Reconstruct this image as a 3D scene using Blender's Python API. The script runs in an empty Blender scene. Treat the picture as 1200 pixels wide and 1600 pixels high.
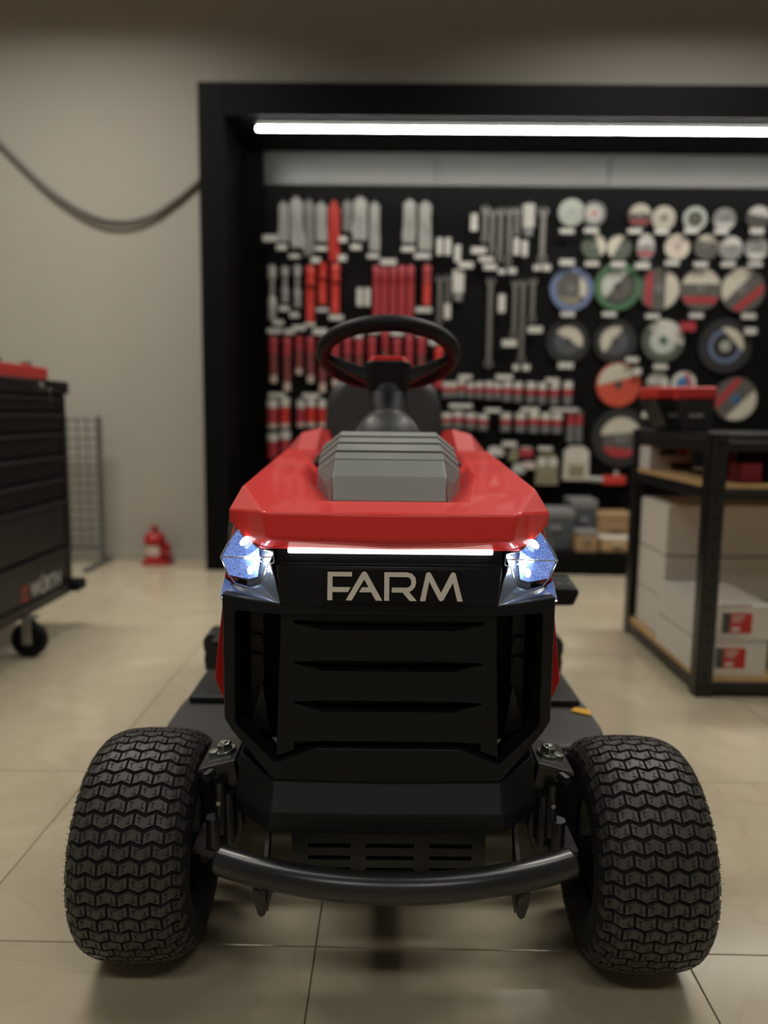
import bpy, bmesh, math, random
from mathutils import Vector, Matrix, Euler

random.seed(7)
PI = math.pi
sc = bpy.context.scene
COL = sc.collection

# ------------------------------------------------------------------ camera, world, lights, exposure
F_PX, CAM_H = 1200.0, 0.873
PITCH, YAW, ROLL = math.radians(7.27), math.radians(0.67), math.radians(0.65)
CAM_R = Matrix.Rotation(YAW, 3, 'Z') @ Matrix.Rotation(PI / 2 - PITCH, 3, 'X') @ Matrix.Rotation(ROLL, 3, 'Z')
cam_data = bpy.data.cameras.new('camera')
cam = bpy.data.objects.new('camera', cam_data)
COL.objects.link(cam)
cam.matrix_world = Matrix.Translation((0, 0, CAM_H)) @ CAM_R.to_4x4()
cam_data.sensor_fit = 'VERTICAL'
cam_data.sensor_height = 36.0
cam_data.lens = 36.0 * F_PX / 1600.0
cam_data.clip_start = 0.05
cam_data.dof.use_dof = True
cam_data.dof.focus_distance = 1.06
cam_data.dof.aperture_fstop = 27.0 / 13.5
sc.camera = cam

world = bpy.data.worlds.new('showroom_air')
sc.world = world
world.use_nodes = True
world.node_tree.nodes['Background'].inputs[0].default_value = (0.9, 0.85, 0.78, 1)
world.node_tree.nodes['Background'].inputs[1].default_value = 0.02

def area_light(name, loc, size, size_y, power, color, rot=(0, 0, 0), spread=PI):
    d = bpy.data.lights.new(name, 'AREA')
    d.shape = 'RECTANGLE'
    d.size, d.size_y, d.energy, d.color, d.spread = size, size_y, power, color, spread
    o = bpy.data.objects.new(name, d)
    o.location, o.rotation_euler = loc, rot
    COL.objects.link(o)
    return o

WARM = (1.0, 0.955, 0.87)
for lx, ly, lp in ((-1.7, 3.1, 37), (1.5, 3.1, 37), (-1.7, 1.75, 12), (1.7, 1.75, 12), (-0.9, 1.15, 4), (0.9, 1.15, 4), (-0.9, -1.2, 14), (0.9, -1.2, 14)):
    area_light('ceiling_and_fill_lamp', (lx, ly, 3.36), 1.2, 0.3, lp, WARM, spread=math.radians(146))  # pairs above the hood and behind the camera are added, unseen fill

sc.view_settings.view_transform = 'Standard'
sc.view_settings.look = 'None'
sc.view_settings.exposure = 0.0
sc.view_settings.gamma = 1.0
sc.view_settings.use_curve_mapping = False
try:
    sc.cycles.use_denoising = True
    sc.cycles.max_bounces = 10
    sc.cycles.caustics_reflective = False
    sc.cycles.caustics_refractive = False
except Exception:
    pass

# ------------------------------------------------------------------ measuring helpers (photo pixel + real distance -> place)
def ray(px, py):
    return CAM_R @ Vector(((px - 600) / F_PX, -(py - 800) / F_PX, -1))
def at(px, py, D):
    d = ray(px, py)
    return d * (D / d.y) + Vector((0, 0, CAM_H))
def on_floor(px, py, z=0.0):
    d = ray(px, py)
    return d * ((z - CAM_H) / d.z) + Vector((0, 0, CAM_H))
CP, SP = math.cos(PITCH), math.sin(PITCH)
def fw(py): return F_PX * CP - (py - 800) * SP
def Z(py, D): return CAM_H - D * (F_PX * SP + (py - 800) * CP) / fw(py)
def W(half, py, D): return half * D / fw(py)

# ------------------------------------------------------------------ materials
def mat(name, color, rough=0.5, metal=0.0, coat=0.0, coat_rough=0.05, noise=0.0, scale=20.0, bump=0.0, bscale=300.0,
        emit=None, estr=0.0, spec=0.5):
    m = bpy.data.materials.new(name)
    m.use_nodes = True
    nt = m.node_tree
    b = nt.nodes['Principled BSDF']
    b.inputs['Base Color'].default_value = (*color, 1)
    b.inputs['Roughness'].default_value = rough
    b.inputs['Metallic'].default_value = metal
    b.inputs['Coat Weight'].default_value = coat
    b.inputs['Coat Roughness'].default_value = coat_rough
    b.inputs['Specular IOR Level'].default_value = spec
    if emit:
        b.inputs['Emission Color'].default_value = (*emit, 1)
        b.inputs['Emission Strength'].default_value = estr
    if noise or bump:
        tc = nt.nodes.new('ShaderNodeTexCoord')
    if noise:
        n = nt.nodes.new('ShaderNodeTexNoise')
        n.inputs['Scale'].default_value = scale
        n.inputs['Detail'].default_value = 5
        nt.links.new(tc.outputs['Object'], n.inputs['Vector'])
        r = nt.nodes.new('ShaderNodeMapRange')
        r.inputs['To Min'].default_value = 1 - noise
        r.inputs['To Max'].default_value = 1 + noise
        nt.links.new(n.outputs['Fac'], r.inputs['Value'])
        v = nt.nodes.new('ShaderNodeVectorMath')
        v.operation = 'SCALE'
        v.inputs[0].default_value = color
        nt.links.new(r.outputs['Result'], v.inputs['Scale'])
        nt.links.new(v.outputs['Vector'], b.inputs['Base Color'])
    if bump:
        n2 = nt.nodes.new('ShaderNodeTexNoise')
        n2.inputs['Scale'].default_value = bscale
        n2.inputs['Detail'].default_value = 2
        nt.links.new(tc.outputs['Object'], n2.inputs['Vector'])
        bp = nt.nodes.new('ShaderNodeBump')
        bp.inputs['Strength'].default_value = bump
        bp.inputs['Distance'].default_value = 0.001
        nt.links.new(n2.outputs['Fac'], bp.inputs['Height'])
        nt.links.new(bp.outputs['Normal'], b.inputs['Normal'])
    return m

def tile_material():
    m = mat('polished_beige_tile', (0.50, 0.42, 0.31), rough=0.16, spec=0.5)
    nt = m.node_tree
    b = nt.nodes['Principled BSDF']
    g = nt.nodes.new('ShaderNodeNewGeometry')
    info = nt.nodes.new('ShaderNodeObjectInfo')
    mul = nt.nodes.new('ShaderNodeVectorMath'); mul.operation = 'SCALE'
    mul.inputs[0].default_value = (31, 17, 5)
    nt.links.new(info.outputs['Random'], mul.inputs['Scale'])
    add = nt.nodes.new('ShaderNodeVectorMath')
    nt.links.new(g.outputs['Position'], add.inputs[0]); nt.links.new(mul.outputs['Vector'], add.inputs[1])
    n1 = nt.nodes.new('ShaderNodeTexNoise')
    n1.inputs['Scale'].default_value = 2.6; n1.inputs['Detail'].default_value = 6; n1.inputs['Distortion'].default_value = 1.6
    nt.links.new(add.outputs['Vector'], n1.inputs['Vector'])
    ramp = nt.nodes.new('ShaderNodeValToRGB')
    e = ramp.color_ramp.elements
    e[0].position, e[0].color = 0.35, (0.455, 0.398, 0.285, 1)
    e[1].position, e[1].color = 0.66, (0.52, 0.458, 0.335, 1)
    k = e.new(0.5); k.color = (0.487, 0.427, 0.308, 1)
    k = e.new(0.525); k.color = (0.462, 0.400, 0.285, 1)
    k = e.new(0.55); k.color = (0.492, 0.430, 0.312, 1)
    nt.links.new(n1.outputs['Fac'], ramp.inputs['Fac'])
    nt.links.new(ramp.outputs['Color'], b.inputs['Base Color'])
    return m

def clear_glass(name, tint=(1, 1, 1), gloss_rough=0.02, ior=1.45):
    m = bpy.data.materials.new(name)
    m.use_nodes = True
    nt = m.node_tree
    nt.nodes.remove(nt.nodes['Principled BSDF'])
    out = nt.nodes['Material Output']
    t = nt.nodes.new('ShaderNodeBsdfTransparent'); t.inputs[0].default_value = (*tint, 1)
    g = nt.nodes.new('ShaderNodeBsdfGlossy'); g.inputs['Roughness'].default_value = gloss_rough
    f = nt.nodes.new('ShaderNodeFresnel'); f.inputs['IOR'].default_value = ior
    mx = nt.nodes.new('ShaderNodeMixShader')
    nt.links.new(f.outputs[0], mx.inputs[0]); nt.links.new(t.outputs[0], mx.inputs[1]); nt.links.new(g.outputs[0], mx.inputs[2])
    nt.links.new(mx.outputs[0], out.inputs[0])
    return m

def bowl_glow_material():
    m = mat('blue_white_bowl_glow', (0.25, 0.35, 0.6), rough=0.2, metal=0.6)
    nt = m.node_tree
    b = nt.nodes['Principled BSDF']
    tc = nt.nodes.new('ShaderNodeTexCoord')
    v = nt.nodes.new('ShaderNodeTexVoronoi'); v.inputs['Scale'].default_value = 460
    nt.links.new(tc.outputs['Object'], v.inputs['Vector'])
    r = nt.nodes.new('ShaderNodeValToRGB')
    e = r.color_ramp.elements
    e[0].position, e[0].color = 0.0, (0.62, 0.82, 1.0, 1)
    e[1].position, e[1].color = 0.75, (0.05, 0.10, 0.42, 1)
    k = e.new(0.35); k.color = (0.22, 0.36, 0.9, 1)
    nt.links.new(v.outputs['Distance'], r.inputs['Fac'])
    nt.links.new(r.outputs['Color'], b.inputs['Emission Color'])
    b.inputs['Emission Strength'].default_value = 0.75
    bp = nt.nodes.new('ShaderNodeBump'); bp.inputs['Strength'].default_value = 0.6; bp.inputs['Distance'].default_value = 0.001
    nt.links.new(v.outputs['Distance'], bp.inputs['Height']); nt.links.new(bp.outputs['Normal'], b.inputs['Normal'])
    return m

M = {}
M['wall'] = mat('warm_grey_paint', (0.425, 0.402, 0.352), rough=0.85, noise=0.03, scale=3)
M['ceiling'] = mat('ceiling_grey', (0.26, 0.27, 0.29), rough=0.9)
M['tile'] = tile_material()
M['grout'] = mat('grey_brown_grout', (0.20, 0.165, 0.12), rough=0.9)
M['red'] = mat('red_paint', (0.74, 0.034, 0.030), rough=0.5, coat=0.45, coat_rough=0.04, spec=0.12, noise=0.03, scale=60)
M['plastic'] = mat('black_moulded_plastic', (0.0055, 0.0058, 0.0064), rough=0.5, spec=0.25, noise=0.05, scale=300, bump=0.12, bscale=1500)
M['vent'] = mat('charcoal_grained_plastic', (0.18, 0.19, 0.184), rough=0.42, bump=0.15, bscale=1300)
M['dark'] = mat('deep_black_plastic', (0.004, 0.004, 0.0048), rough=0.6, spec=0.2)
M['shaft'] = mat('red_grey_pack_shaft', (0.20, 0.05, 0.05), rough=0.45, noise=0.2, scale=60)
M['boot'] = mat('dark_rubber_boot', (0.045, 0.045, 0.043), rough=0.4)
M['steel_black'] = mat('black_powder_coat', (0.012, 0.012, 0.0125), rough=0.33, noise=0.1, scale=80)
M['steel_flat'] = mat('black_chassis_paint', (0.010, 0.010, 0.011), rough=0.5)
M['tube'] = mat('satin_black_tube', (0.018, 0.018, 0.019), rough=0.27)
M['rubber'] = mat('tyre_rubber', (0.050, 0.047, 0.043), rough=0.5, noise=0.4, scale=140)
M['carcass'] = mat('tyre_groove_shade', (0.005, 0.005, 0.0055), rough=0.8)  # tyre rubber blackened for the shade between tread blocks
M['sipe_shade'] = mat('tyre_sipe_shade', (0.004, 0.004, 0.004), rough=0.8)  # flat near-black marks stand for the shade in cut sipes
M['zinc'] = mat('zinc_plated_steel', (0.55, 0.60, 0.58), rough=0.2, metal=1.0)
M['silver'] = mat('brushed_silver_foil', (0.84, 0.82, 0.77), rough=0.35, metal=0.2, noise=0.12, scale=40)
M['bezel'] = mat('satin_chrome_plastic', (0.30, 0.32, 0.35), rough=0.24, metal=0.9)
M['lens'] = clear_glass('clear_polycarbonate', (0.93, 0.96, 1.0))
M['guide'] = bowl_glow_material()  # reflector bowl lit by LEDs; their glow is put into its emission
M['led'] = mat('cold_white_led', (1, 1, 1), emit=(0.82, 0.92, 1.0), estr=8)
M['bar'] = mat('white_light_bar', (1, 1, 1), emit=(1.0, 0.98, 0.90), estr=2.6)
M['strip'] = mat('ceiling_strip_diffuser', (1, 1, 1), emit=(1.0, 0.97, 0.88), estr=50.0)
M['seat'] = mat('black_seat_vinyl', (0.010, 0.010, 0.0095), rough=0.5, bump=0.15, bscale=400)
M['deck'] = mat('grey_black_deck_paint', (0.05, 0.05, 0.051), rough=0.5)
M['yellow'] = mat('yellow_warning_sticker', (0.75, 0.42, 0.02), rough=0.5)
M['frame'] = mat('black_laminate', (0.0035, 0.0033, 0.003), rough=0.6, spec=0.10)
M['peg'] = mat('black_pegboard', (0.0032, 0.0032, 0.0036), rough=0.6, spec=0.12)
M['header'] = mat('strip_lit_board', (0.055, 0.056, 0.053), rough=0.32)  # black board, its colour lightened to carry the strip's light
M['red_soft'] = mat('red_fender_plastic', (0.50, 0.02, 0.018), rough=0.5)
M['hook'] = mat('dark_hook_wire', (0.06, 0.06, 0.06), rough=0.4, metal=0.8)
M['chrome'] = mat('chrome_vanadium', (0.34, 0.33, 0.31), rough=0.35, metal=0.85)
M['blister'] = mat('clear_blister_grey', (0.40, 0.40, 0.385), rough=0.35, noise=0.25, scale=40)
M['steel_tool'] = mat('dull_tool_steel', (0.24, 0.24, 0.235), rough=0.4, noise=0.25, scale=60)
M['redtool'] = mat('red_tool_plastic', (0.52, 0.035, 0.025), rough=0.4, noise=0.15, scale=50)
M['redpack'] = mat('red_pack_print', (0.36, 0.035, 0.045), rough=0.45, noise=0.15, scale=50)
M['white'] = mat('white_card', (0.54, 0.53, 0.50), rough=0.6)
M['offwhite'] = mat('off_white_carton', (0.60, 0.575, 0.52), rough=0.75, noise=0.04, scale=15)
M['cream'] = mat('cream_label', (0.50, 0.465, 0.39), rough=0.6)
M['greyband'] = mat('grey_clear_tube', (0.16, 0.16, 0.16), rough=0.3)
M['disc'] = mat('resin_disc_grey', (0.085, 0.078, 0.07), rough=0.7, noise=0.2, scale=120)
M['disc_dark'] = mat('resin_disc_black', (0.015, 0.0145, 0.014), rough=0.7, noise=0.2, scale=120)
M['disc_pale'] = mat('pale_disc_label', (0.44, 0.47, 0.43), rough=0.5, noise=0.2, scale=90)
M['blue'] = mat('blue_rim', (0.13, 0.17, 0.30), rough=0.5)
M['blue2'] = mat('bright_blue_label', (0.04, 0.16, 0.36), rough=0.5)
M['green'] = mat('green_rim', (0.06, 0.14, 0.07), rough=0.5)
M['greengrey'] = mat('green_grey_disc', (0.07, 0.09, 0.065), rough=0.6)
M['orange_red'] = mat('orange_red_disc', (0.50, 0.07, 0.04), rough=0.5)
M['wood'] = mat('shelf_chipboard', (0.50, 0.33, 0.15), rough=0.7, noise=0.2, scale=60)
M['cardboard'] = mat('brown_cardboard', (0.34, 0.22, 0.11), rough=0.8)
M['case_blue'] = mat('blue_grey_case', (0.07, 0.075, 0.085), rough=0.5)
M['case_top'] = mat('grey_case_lid', (0.20, 0.20, 0.20), rough=0.5)
M['darkred'] = mat('dark_red_carton', (0.26, 0.012, 0.03), rough=0.5)
M['cabinet'] = mat('black_cabinet_enamel', (0.009, 0.0085, 0.009), rough=0.4)
M['cab_light'] = mat('charcoal_drawer_enamel', (0.016, 0.015, 0.0145), rough=0.45)
M['salmon'] = mat('red_tool_tray', (0.60, 0.06, 0.05), rough=0.4)
M['caster'] = mat('caster_grey_steel', (0.35, 0.34, 0.31), rough=0.35, metal=0.7)
M['mesh'] = mat('grey_wire_paint', (0.10, 0.10, 0.10), rough=0.5)
M['cable'] = mat('grey_cable_sheath', (0.15, 0.13, 0.12), rough=0.7)
M['jack'] = mat('red_jack_enamel', (0.36, 0.015, 0.02), rough=0.3)
M['logo_red'] = mat('dull_red_emblem', (0.22, 0.03, 0.02), rough=0.5)
M['logo_white'] = mat('grey_white_print', (0.42, 0.42, 0.40), rough=0.5)
M['khaki'] = mat('khaki_pack_contents', (0.22, 0.20, 0.13), rough=0.6, noise=0.3, scale=40)
M['labelred'] = mat('carton_label_red', (0.48, 0.02, 0.025), rough=0.5)
M['labeldark'] = mat('carton_label_picture', (0.06, 0.06, 0.055), rough=0.5, noise=0.8, scale=90)
M['print'] = mat('pale_print', (0.55, 0.45, 0.40), rough=0.6)

# ------------------------------------------------------------------ mesh helpers
class MB:
    def __init__(s): s.v, s.f, s.m = [], [], []
    def add(s, vs, fs, mi=0):
        b = len(s.v)
        s.v += [Vector(v) for v in vs]
        for f in fs:
            s.f.append([b + i for i in f]); s.m.append(mi)
        return s
    def box(s, lo, hi, mi=0, M4=None):
        x0, y0, z0 = lo; x1, y1, z1 = hi
        vs = [Vector(p) for p in ((x0,y0,z0),(x1,y0,z0),(x1,y1,z0),(x0,y1,z0),(x0,y0,z1),(x1,y0,z1),(x1,y1,z1),(x0,y1,z1))]
        if M4: vs = [M4 @ v for v in vs]
        return s.add(vs, [(0,3,2,1),(4,5,6,7),(0,1,5,4),(1,2,6,5),(2,3,7,6),(3,0,4,7)], mi)
    def cyl(s, p0, p1, r0, r1=None, n=16, mi=0, caps=True):
        r1 = r0 if r1 is None else r1
        p0, p1 = Vector(p0), Vector(p1)
        q = (p1 - p0).to_track_quat('Z', 'Y').to_matrix()
        a = [p0 + q @ Vector((r0*math.cos(2*PI*i/n), r0*math.sin(2*PI*i/n), 0)) for i in range(n)]
        b = [p1 + q @ Vector((r1*math.cos(2*PI*i/n), r1*math.sin(2*PI*i/n), 0)) for i in range(n)]
        fs = [(i, (i+1) % n, n+(i+1) % n, n+i) for i in range(n)]
        if caps: fs += [tuple(range(n-1, -1, -1)), tuple(range(n, 2*n))]
        return s.add(a+b, fs, mi)
    def lathe(s, prof, origin, axis='Z', n=32, mi=0, closed=False, a0=0, a1=2*PI):
        # prof: (radius, height along axis)
        o = Vector(origin); vs = []
        full = abs(a1-a0-2*PI) < 1e-6
        k = n if full else n+1
        for i in range(k):
            a = a0 + (a1-a0)*i/n; c, d = math.cos(a), math.sin(a)
            for r, h in prof:
                vs.append(o + (Vector((r*c, r*d, h)) if axis == 'Z' else Vector((h, r*c, r*d)) if axis == 'X' else Vector((r*d, h, r*c))))
        p = len(prof); fs = []
        rng = range(p if closed else p-1)
        for i in range(n):
            j = (i+1) % k
            for q in rng:
                q2 = (q+1) % p
                fs.append((i*p+q, j*p+q, j*p+q2, i*p+q2))
        if not closed:
            for q, rev in ((0, True), (p-1, False)):
                if prof[q][0] > 1e-5 and full:
                    ring = [i*p+q for i in range(n)]
                    fs.append(tuple(reversed(ring)) if rev else tuple(ring))
        return s.add(vs, fs, mi)
    def tube(s, path, r, n=12, mi=0, closed=False, caps=True):
        P = [Vector(p) for p in path]; k = len(P); vs = []
        up = None
        for i in range(k):
            t = (P[(i+1) % k] - P[i-1]) if closed else (P[min(i+1, k-1)] - P[max(i-1, 0)])
            t.normalize()
            if up is None:
                up = Vector((0,0,1)) if abs(t.z) < 0.9 else Vector((1,0,0))
            u = (up - t*up.dot(t)).normalized(); w = t.cross(u); up = u
            rr = r[i] if isinstance(r, (list, tuple)) else r
            vs += [P[i] + u*rr*math.cos(2*PI*j/n) + w*rr*math.sin(2*PI*j/n) for j in range(n)]
        fs = []
        for i in range(k if closed else k-1):
            a, b = i*n, ((i+1) % k)*n
            fs += [(a+j, a+(j+1) % n, b+(j+1) % n, b+j) for j in range(n)]
        if caps and not closed:
            fs += [tuple(range(n-1, -1, -1)), tuple(range((k-1)*n, k*n))]
        return s.add(vs, fs, mi)
    def prism(s, poly, fn0, fn1, mi=0):
        # 2-D outline swept between two mappings into space
        k = len(poly)
        a = [fn0(p) for p in poly]; b = [fn1(p) for p in poly]
        fs = [tuple(range(k)), tuple(range(2*k-1, k-1, -1))] + [(i, k+i, k+(i+1) % k, (i+1) % k) for i in range(k)]
        return s.add(a+b, fs, mi)
    def mesh(s, name, mats):
        me = bpy.data.meshes.new(name)
        me.from_pydata([tuple(v) for v in s.v], [], s.f)
        for m in (mats if isinstance(mats, (list, tuple)) else [mats]): me.materials.append(M[m] if isinstance(m, str) else m)
        for p, mi in zip(me.polygons, s.m): p.material_index = mi
        bm = bmesh.new(); bm.from_mesh(me)
        bmesh.ops.recalc_face_normals(bm, faces=bm.faces)
        bm.to_mesh(me); bm.free()
        me.update()
        return me
    def build(s, name, mats, parent=None, loc=(0,0,0), bevel=0.0, seg=2, smooth=None, weld=0.0, solid=0.0, angle=14):
        me = s.mesh(name, mats)
        if weld:
            bm = bmesh.new(); bm.from_mesh(me)
            bmesh.ops.remove_doubles(bm, verts=bm.verts, dist=weld)
            bmesh.ops.recalc_face_normals(bm, faces=bm.faces)
            bm.to_mesh(me); bm.free()
        o = bpy.data.objects.new(name, me)
        o.location = loc
        COL.objects.link(o)
        if parent: o.parent = parent
        if solid:
            md = o.modifiers.new('thickness', 'SOLIDIFY'); md.thickness = solid; md.offset = -1
        if bevel:
            md = o.modifiers.new('edges', 'BEVEL'); md.width = bevel; md.segments = seg; md.limit_method = 'ANGLE'
            md.angle_limit = math.radians(angle); md.harden_normals = True
        if smooth or bevel:
            try: me.shade_smooth()
            except Exception:
                for p in me.polygons: p.use_smooth = True
            if not bevel:
                try: me.set_sharp_from_angle(angle=math.radians(smooth if smooth is not True else 40))
                except Exception: pass
        return o

def tag(o, label=None, cat=None, group=None, kind=None):
    if label: o['label'] = label
    if cat: o['category'] = cat
    if group: o['group'] = group
    if kind: o['kind'] = kind
    return o
def thing(name, label, cat, loc=(0,0,0), rotz=0.0, group=None):
    o = bpy.data.objects.new(name, None)
    COL.objects.link(o)
    o.location = loc; o.rotation_euler = (0, 0, rotz); o.empty_display_size = 0.05
    return tag(o, label, cat, group)
def mirror(pts): return [(-x, y, z) for x, y, z in pts]
ORD = 'first second third fourth fifth sixth seventh eighth ninth tenth eleventh twelfth thirteenth fourteenth fifteenth sixteenth seventeenth eighteenth nineteenth twentieth'.split()

# ------------------------------------------------------------------ the room
XL, XR, YF, YB, ZC = -3.2, 3.6, -2.6, 4.46, 3.40
NX0, NX1, NYF, NYB, NZT = -1.034, 2.90, 4.18, 4.76, 2.557     # display niche: left, right, front, back, top
def wallpiece(name, boxes, m='wall'):
    mb = MB()
    for lo, hi in boxes: mb.box(lo, hi)
    return tag(mb.build(name, m), kind='structure')
fl = wallpiece('floor', [((XL-.1, YF-.1, -.12), (XR+.1, YB+.5, -.004))], 'grout')
wallpiece('ceiling', [((XL-.1, YF-.1, ZC), (XR+.1, YB+.1, ZC+.1))], 'ceiling')
wallpiece('wall_back', [((XL-.1, YB, -.004), (NX0-.001, YB+.1, ZC))])
wallpiece('wall_back', [((NX1+.001, YB, -.004), (XR+.1, YB+.1, ZC))])
wallpiece('wall_back', [((NX0-.001, YB, NZT+.001), (NX1+.001, YB+.1, ZC))])
wallpiece('wall_left', [((XL-.1, YF-.1, -.004), (XL, YB, ZC))])
wallpiece('wall_right', [((XR, YF-.1, -.004), (XR+.1, YB, ZC))])
wallpiece('wall_front', [((XL, YF-.1, -.004), (XR, YF, ZC))])
wallpiece('baseboard_back', [((XL, YB-.012, 0), (NX0, YB, .055))])
T = 0.603
proto = None
for i in range(-5, 6):
    for j in range(-6, 6):
        x0, y0 = -.118 + T*i, 1.165 + T*j
        x1, y1 = min(x0+T, XR), min(y0+T, YB)
        x0, y0 = max(x0, XL), max(y0, YF)
        if x1-x0 < .02 or y1-y0 < .02: continue
        full = abs(x1-x0-T) < 1e-6 and abs(y1-y0-T) < 1e-6
        g = .0011
        if full and proto is not None:
            o = proto.copy(); COL.objects.link(o)
        else:
            w, d = (x1-x0)/2-g, (y1-y0)/2-g
            mb = MB(); c = .0008
            mb.add([(-w,-d,-.004),(w,-d,-.004),(w,d,-.004),(-w,d,-.004),(-w,-d,-c),(w,-d,-c),(w,d,-c),(-w,d,-c),
                    (-w+c,-d+c,0),(w-c,-d+c,0),(w-c,d-c,0),(-w+c,d-c,0)],
                   [(0,1,5,4),(1,2,6,5),(2,3,7,6),(3,0,4,7),(4,5,9,8),(5,6,10,9),(6,7,11,10),(7,4,8,11),(8,9,10,11)])
            o = mb.build('tile', 'tile')
            if full: proto = o
        o.parent = fl
        o.location = ((x0+x1)/2, (y0+y1)/2, 0)

# ------------------------------------------------------------------ the ride-on mower
YO = 1.18
mower = thing('ride_on_mower', 'red and black ride-on lawn mower with lit headlights on the tiled floor', 'lawn mower',
              (-.006, YO, 0), math.radians(0.9))
def L(p): return (p[0], p[1]-YO, p[2])
class Sym:
    """half a body drawn with named points, mirrored about the middle"""
    def __init__(s): s.mb = MB()
    def f(s, *pts, mi=0):
        q = [L(p) for p in pts]
        s.mb.add(q, [tuple(range(len(q)))], mi)
        if any(abs(p[0]) > 1e-6 for p in pts):
            s.mb.add(mirror(q), [tuple(range(len(q)-1, -1, -1))], mi)
        return s
    def c(s, *pts, mi=0):
        """a face that spans the middle: the right half outline, mirrored and closed"""
        q = [L(p) for p in pts]
        q2 = [p for p in reversed(mirror(q)) if abs(p[0]) > 1e-6]
        s.mb.add(q+q2, [tuple(range(len(q)+len(q2)))], mi)
        return s
    def build(s, name, mats, parent=mower, **k):
        return s.mb.build(name, mats, parent, weld=.0004, **k)
def part(mb, name, mats, parent=mower, **k): return mb.build(name, mats, parent, **k)

# hood
n0, A = (0, 1.015, .741), (.173, 1.03, .7405)
P, A2 = (0, 1.003, .706), (.164, 1.016, .7055)
Q, Qr = (0, 1.030, .690), (.160, 1.036, .689)
B, C, C2 = (.2328, 1.22, .759), (.238, 1.13, .7306), (.2385, 1.135, .713)
E_, G, H = (.22, 1.10, .706), (.203, 1.07, .6935), (.1776, 1.045, .687)
S, S1, S2 = (.2335, 1.77, .790), (.243, 1.77, .725), (.245, 1.77, .68)
C1, K = (.2395, 1.22, .722), (.2405, 1.22, .69)
r0, r1, r2, r3 = (0, 1.10, .748), (.1126, 1.10, .748), (.155, 1.354, .767), (.165, 1.77, .792)
w0, w1, w2, w3, w4 = (0, 1.15, .741), (.089, 1.15, .741), (.131, 1.40, .752), (.14, 1.77, .775), (0, 1.77, .775)
h = Sym()
h.f(n0, A, A2, P).f(P, A2, Qr, Q).f(A2, H, Qr)
h.f(A, C, E_, G).f(A, G, A2).f(A2, G, H).f(A, B, C).f(C, C2, E_)
h.f(C, B, S, S1, C1).f(C, C1, K, C2).f(C1, S1, S2, K)
h.f(n0, r0, r1, A).f(A, r1, B).f(r1, r2, B).f(B, r2, r3, S)
h.f(r0, w0, w1, r1).f(r1, w1, w2, r2).f(r2, w2, w3, r3).f(w0, w4, w3, w2, w1)
h.c((0, 1.77, .775), w3, r3, S, S1, S2, (.20, 1.77, .68)) if False else None
hood = h.build('hood', 'red', bevel=.0045, seg=4, angle=9)
# side panels of the engine bay
for s in (1, -1):
    mb = MB()
    pts = [(.2415,1.13,.665),(.2395,1.18,.705),(.2400,1.22,.69),(.245,1.77,.68),(.286,1.77,.47),(.282,1.30,.47),(.262,1.125,.473),(.249,1.122,.58)]
    low = [(.262,1.125,.473),(.282,1.30,.47),(.286,1.77,.47),(.270,1.77,.43),(.262,1.30,.425),(.247,1.135,.426)]
    mb.add([L((s*x,y,z)) for x,y,z in pts], [tuple(range(8))])
    mb.add([L((s*x,y,z)) for x,y,z in low], [tuple(range(6))])
    edge = [(.2415,1.13,.665),(.249,1.122,.58),(.262,1.125,.473),(.247,1.135,.426)]
    for q in range(3):
        (a0,b0_,c0_),(a1,b1_,c1_) = edge[q], edge[q+1]
        mb.add([L(p) for p in ((s*a0,b0_,c0_),(s*a1,b1_,c1_),(s*(a1-.020),b1_+.012,c1_),(s*(a0-.020),b0_+.012,c0_))], [(0,1,2,3)])
    mb.build('side_panel', 'red', mower, weld=.0004, solid=.006, bevel=.0015, angle=9)

# hood-top vent with stepped louvers
sec = [((.085,1.125,.745),(.0875,1.128,.742)), ((.086,1.16,.7795),(.100,1.19,.765)), ((.086,1.214,.8016),(.118,1.27,.776)),
       ((.086,1.245,.814),(.121,1.32,.786)), ((.086,1.309,.825),(.123,1.37,.795)), ((.086,1.368,.834),(.124,1.42,.804)),
       ((.086,1.412,.8436),(.1247,1.47,.813))]
v = Sym()
for i in range(2):
    (a, b), (a_, b_) = sec[i], sec[i+1]
    v.c(a, a_) if False else None
    v.f((0, a[1], a[2]), a, a_, (0, a_[1], a_[2]))
    v.f(a, b, b_, a_)
    v.f(b, (b[0], b[1], .735), (b_[0], b_[1], .735), b_)
a, b = sec[0]
v.f((0, a[1], a[2]), (0, a[1]+.012, .738), (a[0], a[1]+.012, .738), a)
a, b = sec[2]; e, g = sec[6]
dn = lambda p, d=.006: (p[0]-.002 if p[0] else 0, p[1], p[2]-d)
v.f((0, a[1], a[2]), a, dn(a), (0, a[1], a[2]-.006))
core = [dn(sec[i][0]) for i in range(2, 7)]; coreb = [dn(sec[i][1]) for i in range(2, 7)]
for i in range(4):
    p, q = core[i], core[i+1]; p2, q2 = coreb[i], coreb[i+1]
    v.f((0, p[1], p[2]), p, q, (0, q[1], q[2])).f(p, p2, q2, q).f(p2, (p2[0], p2[1], .735), (q2[0], q2[1], .735), q2)
p, p2 = core[4], coreb[4]
v.f((0, p[1], p[2]), p, p2, (p2[0], p2[1], .74), (0, p2[1], .74))
vent = v.build('hood_vent', 'vent', bevel=.0022, seg=2, angle=9)
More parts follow.
